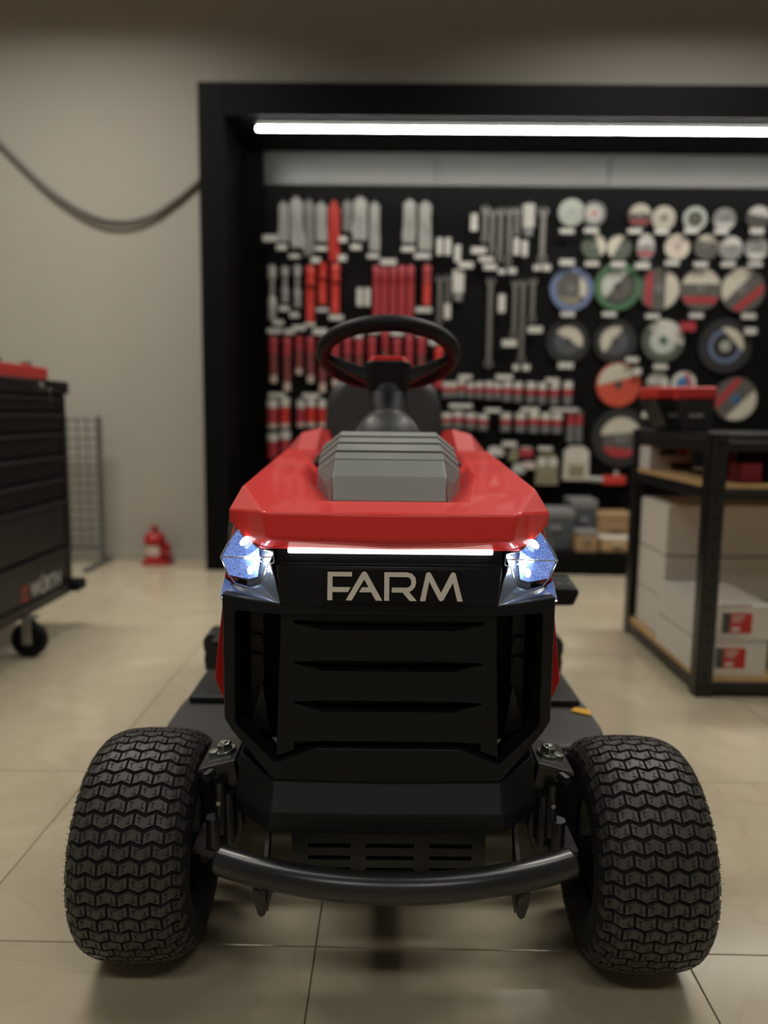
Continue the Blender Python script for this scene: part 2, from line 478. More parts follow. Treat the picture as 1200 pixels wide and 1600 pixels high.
for i in range(2, 6):
    (a, b), (a_, b_) = sec[i], sec[i+1]
    t = .06
    lerp = lambda p, q, t: tuple(p[k]+(q[k]-p[k])*t for k in range(3))
    a, b, a_, b_ = (lerp(a, a_, t), lerp(b, b_, t), lerp(a, a_, .96), lerp(b, b_, .96)) 
    up = lambda p, d: (p[0], p[1], p[2]+d)
    hh = Sym()
    lo = .0058
    a_ = up(a_, -.0022); b_ = up(b_, -.0022)
    for (p, q, pb, qb) in ((a, a_, b, b_),):
        pc, qc = (0, p[1], p[2]), (0, q[1], q[2])
        hh.f(pc, p, q, qc).f(p, pb, qb, q)
        hh.f(pc, up(pc, -lo), up(p, -lo), p).f(p, up(p, -lo), up(pb, -lo), pb).f(pb, up(pb, -lo), up(qb, -lo), qb)
        hh.f(qc, q, up(q, -lo), up(qc, -lo)).f(q, qb, up(qb, -lo), up(q, -lo))
    hh.build('louver', 'vent', vent, bevel=.001, seg=1, angle=15)

# grille surround: a flat ring with a hexagonal opening, chamfered inwards
out = [(.150, .6135), (.234, .622), (.2335, .44), (.222, .424), (.161, .357), (0, .353)]
inn = [(.150, .5975), (.2150, .5995), (.2160, .437), (.212, .430), (.158, .3815), (.1014, .405), (0, .405)]
FD = 1.03
def fr(p, d=0.0, bow=True): return (p[0], FD + d + (.022*max(0, (p[0]-.15)/.085)**2 if bow else 0), p[1])
gs = Sym()
o_top = (0, .6135); i_top = (0, .597)
ring_o = [o_top] + out; ring_i = [i_top] + inn
gs.f(fr(o_top), fr(out[0]), fr(inn[0]), fr(i_top))
gs.f(fr(out[0]), fr(out[1]), fr(inn[1]), fr(inn[0]))
gs.f(fr(out[1]), fr(out[2]), fr(inn[2]), fr(inn[1]))
gs.f(fr(out[2]), fr(out[3]), fr(inn[3]), fr(inn[2]))
gs.f(fr(out[3]), fr(out[4]), fr(inn[4]), fr(inn[3]))
gs.f(fr(out[4]), fr(inn[5]), fr(inn[4]))
gs.f(fr(out[4]), fr(out[5]), fr(inn[6]), fr(inn[5]))
for k in range(len(ring_i)-1):
    a, b = ring_i[k], ring_i[k+1]
    sh = lambda p: (p[0]*.985 if p[0] > .19 else p[0], p[1]+(.006 if p[1] < .5 else -.002))
    gs.f(fr(a), fr(b), fr(sh(b), .03), fr(sh(a), .03))
for k in range(1, len(ring_o)-1):
    a, b = ring_o[k], ring_o[k+1]
    gs.f(fr(b), fr(a), fr(a, .10), fr(b, .10))
grille = gs.build('grille_surround', 'plastic', bevel=.003, seg=2, angle=10)
# badge panel above the opening
bp_ = Sym()
bp_.f((0, 1.034, .6655), (.1555, 1.036, .6655), (.1500, 1.028, .6135), (0, 1.024, .6135))
bp_.f((0, 1.034, .6655), (0, 1.06, .6655), (.1555, 1.06, .6655), (.1555, 1.036, .6655))
bp_.f((.1555, 1.036, .6655), (.1555, 1.07, .6655), (.150, 1.07, .6135), (.150, 1.028, .6135))
panel = bp_.build('badge_panel', 'plastic', bevel=.002, angle=10)
mb = MB()
mb.box(L((-.156, 1.045, .664)), L((.156, 1.07, .694)))
mb.box(L((-.150, 1.036, .664)), L((.150, 1.046, .668)))
slot = mb.build('light_slot', 'dark', mower)
mb = MB(); mb.box(L((-.139, 1.030, .6835)), L((.141, 1.046, .6915)))
tag(mb.build('light_bar', 'bar', mower, bevel=.002), 'glowing white light bar under the nose of the hood')

# badge and its letters, drawn from outlines in the plane of the panel
tl = math.atan2(.010, .052)
def bplane(u, w, d):      # u right, w down from the centre of the plate, d outwards
    c = Vector((.0075, 1.0265, .640))
    return L(c + Vector((u, 0, 0)) + Vector((0, -math.sin(tl), -math.cos(tl)))*w + Vector((0, -math.cos(tl), math.sin(tl)))*d)
mb = MB()
mb.prism([(-.0945,-.0235),(.0945,-.0235),(.0945,.0235),(-.0945,.0235)], lambda p: bplane(p[0], p[1], .0005), lambda p: bplane(p[0], p[1], .0040))
plate = mb.build('badge_plate', 'dark', mower, bevel=.001)
LET = {'F': [(70,73),(258,73),(258,108),(108,108),(108,190),(250,190),(228,228),(108,228),(108,292),(70,292)],
 'A': [(212,292),(330,85),(336,76),(345,70),(355,68),(364,71),(375,82),(495,292),(445,292),(408,228),(315,228),(338,190),(388,190),(354,128),(258,292)],
 'R': [(510,72),(690,72),(725,82),(750,110),(757,148),(748,182),(728,208),(702,222),(762,292),(708,292),(652,228),(568,228),(568,190),(685,190),(706,182),(718,165),(720,148),(716,128),(704,113),(685,108),(548,108),(548,292),(510,292)],
 'M': [(787,292),(832,85),(838,74),(848,68),(860,69),(872,80),(950,228),(1025,80),(1036,69),(1048,68),(1058,74),(1064,86),(1118,292),(1076,292),(1042,150),(968,283),(950,293),(934,284),(858,140),(828,292)]}
for ch in 'FARM':
    mb = MB(); k = .0001752
    mb.prism([((x-592)*k, (y-181)*k) for x, y in LET[ch]], lambda p: bplane(p[0], p[1], .0038), lambda p: bplane(p[0], p[1], .0056))
    tag(mb.build('letter', 'silver', plate), 'silver capital letter ' + ch + ' of the badge')

# slatted centre panel in the opening
def zr(py): return Z(py, 1.035)
cp = Sym()
tz, bz = .598, .389
cp.f((0, 1.052, tz), (.149, 1.052, tz), (.157, 1.052, bz), (0, 1.052, bz))
cp.f((.149, 1.052, tz), (.149, 1.16, tz), (.157, 1.16, bz), (.157, 1.052, bz))
cpanel = cp.build('grille_panel', 'plastic')
for s in (1, -1):
    mb = MB()
    mb.prism([(.1325,tz),(.149,tz),(.1570,.3905),(.1325,.3995)], lambda p: L((s*p[0], 1.0375, p[1])), lambda p: L((s*p[0], 1.053, p[1])))
    mb.build('side_rail', 'plastic', cpanel)
SL = [(953, 970), (980, 1031), (1044, 1093), (1107, 1156), (1169, 1215)]
slotmid = [975, 1037.5, 1100, 1162.5]
for i, (y0, y1) in enumerate(SL):
    z1, z0 = zr(y0), zr(y1)
    zt = zr(slotmid[i-1])-.001 if i else z1
    zb = zr(slotmid[i])+.001 if i < 4 else z0
    mb = MB()
    poly = [(-.0915,z1),(.0915,z1),(.1325,zt),(.1325,zb),(.0915,z0),(-.0915,z0),(-.1325,zb),(-.1325,zt)]
    dd = lambda p: 1.0295 if abs(p[0]) < .1 else 1.0375
    if i in (0, 4): continue
    k = .003
    fr_ = [L((p[0], dd(p), p[1]-(k if p[1] > (z0+z1)/2 and abs(p[0]) < .1 else 0))) for p in poly]
    top = [L((p[0], dd(p)+.006, p[1]+(.0005))) for p in poly[:2]]
    bk = [L((p[0], 1.053, p[1])) for p in poly]
    mb.add(fr_ + bk, [(0,5,6,7),(0,1,4,5),(1,2,3,4)] + [(j, 8+j, 8+(j+1) % 8, (j+1) % 8) for j in range(8)])
    mb.build('slat', 'plastic', cpanel)
mb = MB(); mb.box(L((-.1325, 1.0375, zr(971))), L((.1325, 1.053, .600))); mb.build('slat', 'plastic', cpanel)
# dark engine bay behind the openings
mb = MB()
mb.box(L((-.225, 1.17, .36)), L((.225, 1.70, .68)))
bay = mb.build('engine_shroud', 'dark', mower)
for s in (1, -1):
    mb = MB(); a, b = sorted((s*.224, s*.228)); mb.box(L((a, 1.135, .40)), L((b, 1.72, .66))); mb.build('inner_panel', 'dark', mower)
for s in (1, -1):
    mb = MB()
    mb.prism([(.186,.475),(.205,.408),(.176,.400)], lambda p: L((s*p[0], 1.10, p[1])), lambda p: L((s*p[0], 1.112, p[1])))
    mb.box(L((min(s*.190, s*.204), 1.12, .528)), L((max(s*.190, s*.204), 1.13, .542)))
    mb.box(L((min(s*.190, s*.204), 1.12, .498)), L((max(s*.190, s*.204), 1.13, .512)))
    mb.box(L((min(s*.188, s*.207), 1.128, .40)), L((max(s*.188, s*.207), 1.172, .58)))
    mb.build('bay_bracket', 'steel_flat', bay)

# headlights and their satin bezels
def hp(half, py, D): return (W(half, py, D), D, Z(py, D))
for s in (1, -1):
    f = lambda p: L((s*p[0], p[1], p[2]))
    a, b, c, d = hp(188,882,1.042), hp(198,917,1.062), hp(170.5,946,1.030), hp(179,907,1.034)
    e, g, i_ = hp(264,937,1.052), hp(257,905,1.085), hp(225,921,1.078)
    j, k = hp(242,915,1.085), hp(180,866,1.044)
    mb = MB()
    mb.add([f(p) for p in (a, b, c, d)], [(0, 1, 2, 3)] if s > 0 else [(3, 2, 1, 0)])
    mb.add([f(p) for p in (b, i_, j, g, e, c)], [(0, 5, 1), (1, 5, 4), (1, 4, 2), (2, 4, 3)])
    back = [hp(188,882,1.12), hp(248,905,1.14), hp(255,937,1.11)]
    mb.add([f(p) for p in (g, back[1], back[2], e)], [(0, 1, 2, 3)])
    mb.add([f(p) for p in (a, hp(188,882,1.11), hp(198,917,1.12), b)], [(0, 1, 2, 3)])
    bez = mb.build('headlight_bezel', 'bezel', mower, weld=.0003, solid=.002, bevel=.0016, angle=10)
    # reflector bowl, with the LED glow put into its emission colour
    pts = [(237,829,1.112),(261,873,1.105),(249,901,1.092),(219,907,1.072),(205,903,1.066),(202,875,1.058),(205,858,1.052),(219,846,1.074)]
    ctr = (226, 873, 1.066)
    mb = MB()
    V = [f(hp(*p)) for p in pts] + [f(hp(*ctr)), f(hp(261,873,1.110))]
    mb.add(V, [(0,1,8),(1,2,8),(2,3,8),(3,4,8),(4,5,8),(5,6,8),(6,7,8),(7,0,8)])
    bowl = mb.build('glow_bowl', 'guide', mower, bevel=.0015, angle=6)
    tag(bowl, 'blue-white reflector bowl of a headlight with painted glow')
    inner = [hp(206,857,1.062), hp(181,864,1.050), hp(188,882,1.058), hp(198,917,1.078), hp(222,919,1.082), hp(221,906,1.079), hp(205,902,1.074), hp(202,875,1.066)]
    mb = MB(); mb.add([f(p) for p in inner], [(0,1,2,7),(2,3,6,7),(3,4,5,6)]); mb.build('reflector', 'bezel', bowl, bevel=.001)
    for (hh, yy, DD, ra, rb) in ((226, 847.5, 1.062, .0085, .0048), (220, 873.5, 1.056, .0062, .0026), (217, 893, 1.056, .0038, .0062)):
        mb = MB(); cx, cy, cz = hp(hh, yy, DD)
        tilt = -.75 if yy < 860 else 0
        vs = []; fs = []
        n, mring = 14, 6
        for q in range(mring+1):
            ph = PI/2*q/mring
            for t in range(n):
                u, w = ra*math.cos(ph)*math.cos(2*PI*t/n), rb*math.cos(ph)*math.sin(2*PI*t/n)
                uu, ww = u*math.cos(tilt)+w*math.sin(tilt)*-1, u*math.sin(tilt)*-1*-1+w*math.cos(tilt)
                vs.append(f((cx+uu, cy-.006*math.sin(ph), cz+ww)))
        for q in range(mring):
            for t in range(n): fs.append((q*n+t, q*n+(t+1) % n, (q+1)*n+(t+1) % n, (q+1)*n+t))
        mb.add(vs, fs); mb.build('led', 'led', bowl, smooth=True)
    # clear lens: shell wrapping the bowl
    lo = [(237,830,1.098),(253,853,1.090),(263.5,873,1.086),(252,899,1.074),(240,914,1.066),(217,921,1.056),(199,916,1.050),(190,884,1.040),(180,881,1.034),(182,863.5,1.036),(202,860,1.042),(219,846,1.064)]
    mid = (222, 874, 1.040)
    mb = MB(); V = [f(hp(*p)) for p in lo] + [f(hp(*mid)), f(hp(263,873,1.080))]
    mb.add(V, [(q, (q+1) % 12, 12) for q in range(12)])
    sl = [(250,812,1.14),(253,853,1.090),(237,830,1.098)]
    mb.add([f(hp(*p)) for p in sl] + [f(hp(263.5,873,1.086))], [(0, 1, 2), (0, 3, 1)])
    mb.build('headlight_lens', 'lens', mower, weld=.0003, bevel=.0012, angle=5)
    # raised rim of the lens
    mb = MB(); mb.tube([f(hp(p[0], p[1], p[2]-.001)) for p in lo], .0011, n=6, closed=True)
    mb.build('lens_rim', 'zinc', mower, smooth=True)
    mb = MB(); mb.tube([f(hp(263,873,1.084)), f(hp(224,873,1.0405)), f(hp(181,872,1.036))], .0010, n=6)
    mb.build('lens_rib', 'zinc', mower, smooth=True)
    d_ = bpy.data.lights.new('headlamp_glow', 'POINT'); d_.energy = 0.2; d_.color = (.78, .88, 1); d_.shadow_soft_size = .008
    lo_ = bpy.data.objects.new('headlamp_glow', d_); COL.objects.link(lo_); lo_.parent = mower
    lo_.location = f(hp(212, 893, 1.045))

# bumper cover under the grille
cv = Sym()
t0, t1 = (0, 1.028, .356), (.161, 1.030, .3575)
c0, c1 = (0, 1.000, .321), (.162, 1.002, .3215)
b0, b1 = (0, 1.010, .287), (.164, 1.012, .2885)
ot, om, ob = (.215, 1.075, .378), (.2247, 1.080, .304), (.2247, 1.085, .283)
of_, og = (.219, 1.15, .378), (.228, 1.16, .283)
cv.f(t0, t1, c1, c0).f(c0, c1, b1, b0).f(t1, ot, om, c1).f(c1, om, ob, b1)
cv.f(ot, of_, og, ob, om).f(t0, (0, 1.10, .36), (.161, 1.10, .36), t1).f(t1, (.161, 1.10, .36), of_, ot)
cv.f(b0, b1, (.164, 1.10, .287), (0, 1.10, .287)).f(b1, ob, og, (.164, 1.10, .287))
cv.build('bumper_cover', 'plastic', bevel=.0035, seg=3, angle=9)

# slotted plate below the cover
mb = MB()
px0, px1, pz0, pz1 = -.138, .146, .205, .30
cols = [(-.114, -.052), (-.0295, .0415), (.064, .126)]
rows = [Z(1318.6, 1.06), Z(1337.6, 1.06), Z(1356, 1.06), Z(1375, 1.06)]
hh = .0033
zs = [pz1]
for r in rows: zs += [r+hh, r-hh]
zs.append(pz0)
y0, y1 = 1.055, 1.063
for q in range(0, len(zs)-1, 2): mb.box(L((px0, y0, zs[q+1])), L((px1, y1, zs[q])))
for r in rows:
    xs = [px0]
    for cc in cols: xs += list(cc)
    xs.append(px1)
    for q in range(0, len(xs)-1, 2): mb.box(L((xs[q], y0, r-hh)), L((xs[q+1], y1, r+hh)))
front_plate = mb.build('slotted_front_plate', 'steel_flat', mower)
mb = MB(); mb.box(L((-.138, 1.075, .19)), L((.138, 1.45, .30))); mb.build('chassis_box', 'dark', mower)
mb = MB()
mb.box(L((-.132, 1.04, .187)), L((-.045, 1.07, .196)))
mb.box(L((.045, 1.02, .184)), L((.088, 1.06, .188))); mb.box(L((.045, 1.02, .176)), L((.047, 1.03, .188))); mb.box(L((.086, 1.02, .176)), L((.088, 1.03, .188)))
mb.build('lower_tab', 'steel_flat', mower)

# tubular front bumper
br, bow, hw = .5275, .07, .2495
ang = math.asin(hw/br)
path = []
for q in range(33):
    a = -ang + 2*ang*q/32
    path.append(L((br*math.sin(a)+.014, .9705 + br*(1-math.cos(a)), .2335)))
mb = MB(); mb.tube(path, .0212, n=24)
bumper = mb.build('front_bumper', 'tube', mower, smooth=50)
for s in (1, -1):
    mb = MB(); dirv = Vector((s*math.cos(ang), math.sin(ang), 0))
    e = Vector(path[-1] if s > 0 else path[0])
    mb.cyl(e-dirv*.001, e+dirv*.004, .0218, .0205, n=24)
    mb.build('end_cap', 'dark', bumper, smooth=40, bevel=.001, angle=30)
    # hanger: plate from the chassis over the tube down to a pointed fin
    mb = MB()
    poly = [(1.075,.30),(1.09,.30),(1.075,.245),(1.07,.20),(1.055,.172),(1.045,.168),(1.036,.176),(1.015,.210),(1.03,.236),(1.055,.262),(1.066,.28)]
    mb.prism(poly, lambda p: L((s*.175+.0085, p[0]-.03, p[1])), lambda p: L((s*.182+.0085, p[0]-.03, p[1])))
    mb.prism([(s*.164,.216),(s*.196,.216),(s*.193,.19),(s*.188,.172),(s*.183,.168),(s*.178,.172)], lambda p: L((p[0]+.0085, 1.000, p[1])), lambda p: L((p[0]+.0085, 1.004, p[1])))
    hang = mb.build('bumper_bracket', 'steel_black', mower, bevel=.001)
    mb = MB(); mb.cyl(L((s*.190+.0085, .998, .207)), L((s*.190+.0085, 1.004, .207)), .004, n=8); mb.build('bolt', 'steel_black', hang)

# front axle and steering knuckles
mb = MB()
mb.box(L((-.235, 1.145, .225)), L((.235, 1.205, .275)))
mb.build('front_axle', 'steel_flat', mower, bevel=.006)
for s in (1, -1):
    f = lambda x, y, z: L((s*x, y, z))
    mb = MB()
    mb.prism([(.238,.352),(.275,.342),(.283,.330),(.283,.317),(.262,.315),(.258,.24),(.268,.225),(.262,.208),(.236,.195),(.228,.21),(.219,.240),(.222,.262),(.226,.31),(.233,.35)],
             lambda p: f(p[0], 1.115, p[1]), lambda p: f(p[0], 1.135, p[1]))
    mb.prism([(.228,.354),(.285,.338),(.285,.331),(.228,.345)], lambda p: f(p[0], 1.10, p[1]), lambda p: f(p[0], 1.20, p[1]))
    kn = mb.build('knuckle_bracket', 'steel_black', mower, bevel=.0025)
    mb = MB()
    mb.cyl(f(.252, 1.105, .318), f(.252, 1.105, .235), .009, n=14); mb.cyl(f(.262, 1.102, .262), f(.262, 1.102, .205), .012, n=14)
    mb.cyl(f(.238, 1.104, .30), f(.238, 1.104, .22), .008, n=12)
    mb.build('kingpin', 'steel_black', kn, smooth=40)
    mb = MB(); mb.cyl(f(.249, 1.14, .348), f(.2505, 1.14, .353), .016, n=18); mb.cyl(f(.2505, 1.14, .353), f(.253, 1.14, .363), .0115, n=6)
    mb.cyl(f(.253, 1.14, .361), f(.2535, 1.14, .366), .006, n=12); mb.cyl(f(.268, 1.14, .343), f(.2695, 1.14, .350), .008, n=8)
    tag(mb.build('nut', 'zinc', kn, bevel=.0008, angle=20), 'shiny zinc-plated nut on the knuckle')
    mb = MB(); mb.cyl(f(.253, 1.094, .287), f(.253, 1.100, .287), .0035, n=10)
    mb.build('grease_nipple', 'chrome' , kn)
    mb = MB(); mb.cyl(f(.262, 1.10, .334), f(.270, 1.085, .332), .0075, n=6)
    mb.build('bolt', 'steel_black' , kn)
    mb = MB(); mb.prism([(.258,.214),(.292,.222),(.292,.213),(.262,.204)], lambda p: f(p[0], 1.085, p[1]), lambda p: f(p[0], 1.16, p[1]))
    mb.cyl(f(.24, 1.165, .19), f(.36, 1.18, .177), .0125, n=14)
    mb.build('steering_arm', 'steel_black', kn, bevel=.001)
    mb = MB(); mb.cyl(f(.285, 1.16, .178), f(.300, 1.165, .178), .024, n=18); mb.build('bearing_washer', 'steel_black', kn)

# front wheels: carcass, rim, hub and single tread blocks
PROF = [(1.13*a, b) for a, b in [(0,.177),(.018,.1767),(.036,.1752),(.050,.1725),(.061,.1680),(.069,.1615),(.0745,.1530),(.0775,.143),(.079,.132)]]
arc = [0.0]
for q in range(1, len(PROF)): arc.append(arc[-1] + math.dist(PROF[q-1], PROF[q]))
def onprof(s):
    sg = 1 if s >= 0 else -1; s = min(abs(s), arc[-1]-1e-6)
    for q in range(1, len(arc)):
        if s <= arc[q]:
            t = (s-arc[q-1])/(arc[q]-arc[q-1]); p, q_ = PROF[q-1], PROF[q]
            nx, nr = -(q_[1]-p[1]), (q_[0]-p[0]); ln = math.hypot(nx, nr)
            return sg*(p[0]+(q_[0]-p[0])*t), p[1]+(q_[1]-p[1])*t, sg*nx/ln, nr/ln
PER, NR, AMP, GR = .0305, 52, .0031, .0023
STEP = 2*PI/NR
def zig(s, a):            # the zigzag groove, peaks at multiples of the period
    t = (s/PER) % 1.0
    return a + (AMP/.177)*(2*(abs(t-.5)*2)-1)
def pt(s, th, depth):     # point of the tread at arc s, angle th (0 = towards the front, up positive), sunk by depth
    x, r, nx, nr = onprof(s)
    x -= nx*depth; r -= nr*depth
    return (x, -r*math.cos(th), r*math.sin(th))
def block_mesh(s0, s1, shift, marks=True):
    mb = MB()
    cs = sorted({s0, s1} | {q*PER/2 for q in range(-7, 8) if s0 < q*PER/2 < s1})
    hA = STEP*.5*.745
    vs = []
    for dep, ins in ((0, .0007), (.006, 0)):
        for s in cs:
            e = ins if s == cs[0] else -ins if s == cs[-1] else 0
            for sgn in (1, -1):
                vs.append(pt(s+e, zig(s+shift, sgn*(hA-ins*5)), dep))
    k = len(cs)*2; fs = []
    for q in range(len(cs)-1):
        a = 2*q
        fs += [(a, a+2, a+3, a+1), (a, k+a, k+a+2, a+2), (a+1, a+3, k+a+3, k+a+1)]
    fs += [(0, 1, k+1, k), (2*len(cs)-2, k+2*len(cs)-2, k+2*len(cs)-1, 2*len(cs)-1)]
    mb.add(vs, fs, 0)
    if marks and s1-s0 > .018:
        mid = (s0+s1)/2
        for sg, dx in ((1, -.25), (-1, .25)):
            c = mid + dx*PER; w = .0034; t = .0007
            za = zig(c+shift, 0)
            for (u0, u1, v0, v1) in ((-w, w, sg*.0042-t, sg*.0042+t), (-t, t, -.0042, .0042)):
                mb.add([pt(c+u, za+v/.177, -.00022) for u, v in ((u0,v0),(u1,v0),(u1,v1),(u0,v1))], [(0,1,2,3)], 1)
    return mb.mesh('tread_block', ['rubber', 'sipe_shade'])
lim = arc[-1]-.009
rowA = [(q*PER-PER/2+GR/2, q*PER+PER/2-GR/2) for q in range(-3, 4)]
rowB = [((q-.5)*PER-PER/2+GR/2, (q-.5)*PER+PER/2-GR/2) for q in range(-2, 4)]
clip = lambda rw: [(max(a, -lim), min(b, lim)) for a, b in rw if min(b, lim)-max(a, -lim) > .004]
MESH_A = [block_mesh(a, b, PER/2) for a, b in clip(rowA)]
MESH_B = [block_mesh(a, b, PER/2) for a, b in clip(rowB)]
for s in (1, -1):
    cx = .396 if s > 0 else -.380
    g = .0056
    side = [(x*1.13, r) for x, r in ((.079,.128),(.0785,.118),(.075,.104),(.069,.092),(.062,.084),(.058,.080))]
    prof = [(p[1]-g if q < 7 else p[1]-g*.5, p[0]) for q, p in enumerate(PROF)] + [(r, x) for x, r in side]
    prof = [(r, -x) for r, x in reversed(prof[1:])] + prof
    mb = MB(); mb.lathe(prof, (0, 0, 0), 'X', n=72)
    mb.f = [q for q in mb.f if len(q) == 4]; mb.m = [0]*len(mb.f)
    wheel = mb.build('front_wheel', 'carcass', mower, loc=(cx, -.010 if s > 0 else .004, .177), smooth=60)
    rim = [(.0815,-.060),(.084,-.056),(.078,-.050),(.070,-.030),(.066,.0),(.070,.030),(.078,.050),(.084,.056),(.0815,.060),(.074,.055),(.064,.030),(.060,.005),(.030,.0),(.030,-.006),(.060,-.004),(.064,-.030),(.074,-.055)]
    mb = MB(); mb.lathe(rim, (0, 0, 0), 'X', n=48, closed=True); mb.build('rim', 'steel_black', wheel, smooth=40)
    mb = MB(); mb.cyl((-.045, 0, 0), (.045, 0, 0), .031, n=24); mb.cyl((-s*.052, 0, 0), (-s*.045, 0, 0), .024, n=20); mb.build('hub', 'steel_black', wheel, smooth=40)
    vis = list(range(-7, 15))
    rest = MB()
    for rw in range(-NR//2, NR//2):
        ms = MESH_A if rw % 2 else MESH_B
        th = (rw+.5)*STEP
        for me in ms:
            if rw in vis:
                o = bpy.data.objects.new('tread_block', me); COL.objects.link(o); o.parent = wheel
                o.rotation_euler = (-th, 0, 0)
            else:
                Rm = Matrix.Rotation(-th, 3, 'X')
                b0_ = len(rest.v)
                rest.v += [Rm @ v_.co for v_ in me.vertices]
                for p_ in me.polygons:
                    rest.f.append([b0_+q for q in p_.vertices]); rest.m.append(p_.material_index)
    nubs = MB()
    for rw in range(-NR//2, NR//2):
        for sg in (1, -1):
            for dth in (.25, .75):
                th = (rw+dth)*STEP; x, rr, nx, nr = onprof(sg*(lim-.004))
                bx_, br_ = x, rr
                tx, tr = x+nx*.0045, rr+nr*.0045
                Q3 = lambda x_, r_, d_: (x_, -r_*math.cos(th+d_), r_*math.sin(th+d_))
                nubs.add([Q3(bx_-.0005, br_, -.003), Q3(bx_+.0005, br_, 0), Q3(bx_-.0005, br_, .003), Q3(tx, tr, 0)], [(0,1,3),(1,2,3),(2,0,3)])
    tag(nubs.build('rubber_nubs', 'carcass', wheel), kind='stuff')
    tag(rest.build('tread_blocks', ['rubber', 'sipe_shade'], wheel), kind='stuff')

# mower deck
mb = MB()
plan = []
for q in range(9):
    a = PI/2*q/8
    plan.append((.33+.112*math.sin(a), 1.40+.10*(1-math.cos(a))))
plan += [(.442, 1.60)]
for q in range(6):
    a = PI/2*q/5
    plan.append((.30+.142*math.cos(a), 1.60+.25*math.sin(a)))
dk = Sym()
ztop = .252
top = [(x, y, ztop) for x, y in plan]
inset = lambda p: ((p[0]-.012) if p[0] > .31 else p[0], 1.6+(p[1]-1.6)*.96)
dk.f(*([(0, 1.40, ztop-.006)] + [(x-.0, y, ztop-.006) for x, y in plan] + [(0, 1.85, ztop-.006)]))
for q in range(len(plan)-1):
    (x0, y0), (x1, y1) = plan[q], plan[q+1]
    dk.f((x0, y0, ztop-.006), (x1, y1, ztop-.006), (x1+.004, y1, .13), (x0+.004, y0, .13))
dk.f((0, 1.40, ztop-.006), (.33, 1.40, ztop-.006), (.334, 1.40, .13), (0, 1.40, .13))
deck = dk.build('mower_deck', 'deck', bevel=.008, seg=3, angle=30)
for s in (1, -1):
    mb = MB(); a, b = sorted((s*.24, s*.425)); mb.box(L((a, 1.60, .246)), L((b, 1.78, .262))); mb.build('deck_rib', 'steel_flat', deck, bevel=.004)
mb = MB(); mb.add([L(q) for q in ((.397,1.572,.2475),(.434,1.548,.2475),(.440,1.580,.2475),(.412,1.592,.2475))], [(0,1,2,3)])
tag(mb.build('warning_sticker', 'yellow', deck, solid=.002), 'small yellow warning sticker on the deck rim')
mb = MB(); mb.box(L((.355, 1.70, .2615)), L((.372, 1.735, .2635)))
tag(mb.build('warning_sticker', 'yellow', deck), 'tiny yellow sticker further back on the deck')

# rear wheels
for s in (1, -1):
    mb = MB()
    prof = [(.11,-.085),(.16,-.095),(.205,-.088),(.222,-.07),(.228,-.03),(.228,.03),(.222,.07),(.205,.088),(.16,.095),(.11,.085)]
    mb.lathe(prof, (0, 0, 0), 'X', n=48); mb.f = [q for q in mb.f if len(q) == 4]; mb.m = [0]*len(mb.f)
    rw_ = mb.build('rear_wheel', 'carcass', mower, loc=(s*.335, 2.16-YO, .228), smooth=40)
    mb = MB()
    for q in range(28):
        a = 2*PI*q/28
        for sd in (1, -1):
            Mx = Matrix.Rotation(a + (PI/28 if sd > 0 else 0), 4, 'X')
            mb.box((.006*sd if sd > 0 else -.09, -.008, .218), (.09 if sd > 0 else -.006, .008, .2285), M4=Mx)
    tag(mb.build('rear_lugs', 'carcass', rw_), kind='stuff')
    mb = MB(); mb.lathe([(.115,-.07),(.10,-.06),(.09,0),(.04,.0),(.04,.02),(.09,.02),(.10,.06),(.115,.07)], (0,0,0), 'X', n=36); mb.build('rim', 'steel_black', rw_, smooth=40)
# chassis, footboards, pedal
mb = MB(); mb.box(L((-.17, 1.45, .26)), L((.17, 2.60, .44))); mb.box(L((-.05, 2.1, .2)), L((.05, 2.22, .27))); mb.box(L((-.30, 2.13, .20)), L((.30, 2.19, .26)))
mb.build('chassis', 'steel_flat', mower, bevel=.004)
for s in (1, -1):
    mb = MB(); a, b = sorted((s*.17, s*.40))
    mb.box(L((a, 1.72, .335)), L((b, 2.02, .35)))
    fb = mb.build('footboard', 'steel_flat', mower, bevel=.003)
    k = .466 if s > 0 else .470
    mb = MB(); mb.prism([(k-.09,.305),(k-.012,.305),(k,.288),(k,.262),(k-.005,.252),(k-.001,.24),(k-.004,.205),(k-.09,.19)], lambda p: L((s*p[0], 1.93, p[1])), lambda p: L((s*p[0], 2.01, p[1])))
    mb.build('step_guard', 'steel_flat', fb, bevel=.006)
mb = MB()
mb.prism([(.372,.478),(.446,.476),(.450,.465),(.438,.436),(.372,.434)], lambda p: L((p[0], 1.74, p[1])), lambda p: L((p[0], 1.84, p[1]+.012)))
ped = mb.build('drive_pedal', 'plastic', mower, bevel=.004)
mb = MB()
for q in range(3): mb.cyl(L((.385+.022*q, 1.76, .477)), L((.385+.022*q, 1.76, .484)), .006, n=10)
mb.build('grip_stud', 'vent', ped)
mb = MB(); mb.tube([L((.38, 1.79, .45)), L((.34, 1.80, .42)), L((.20, 1.82, .40))], .010, n=10); mb.build('pedal_arm', 'steel_flat', ped, smooth=True)

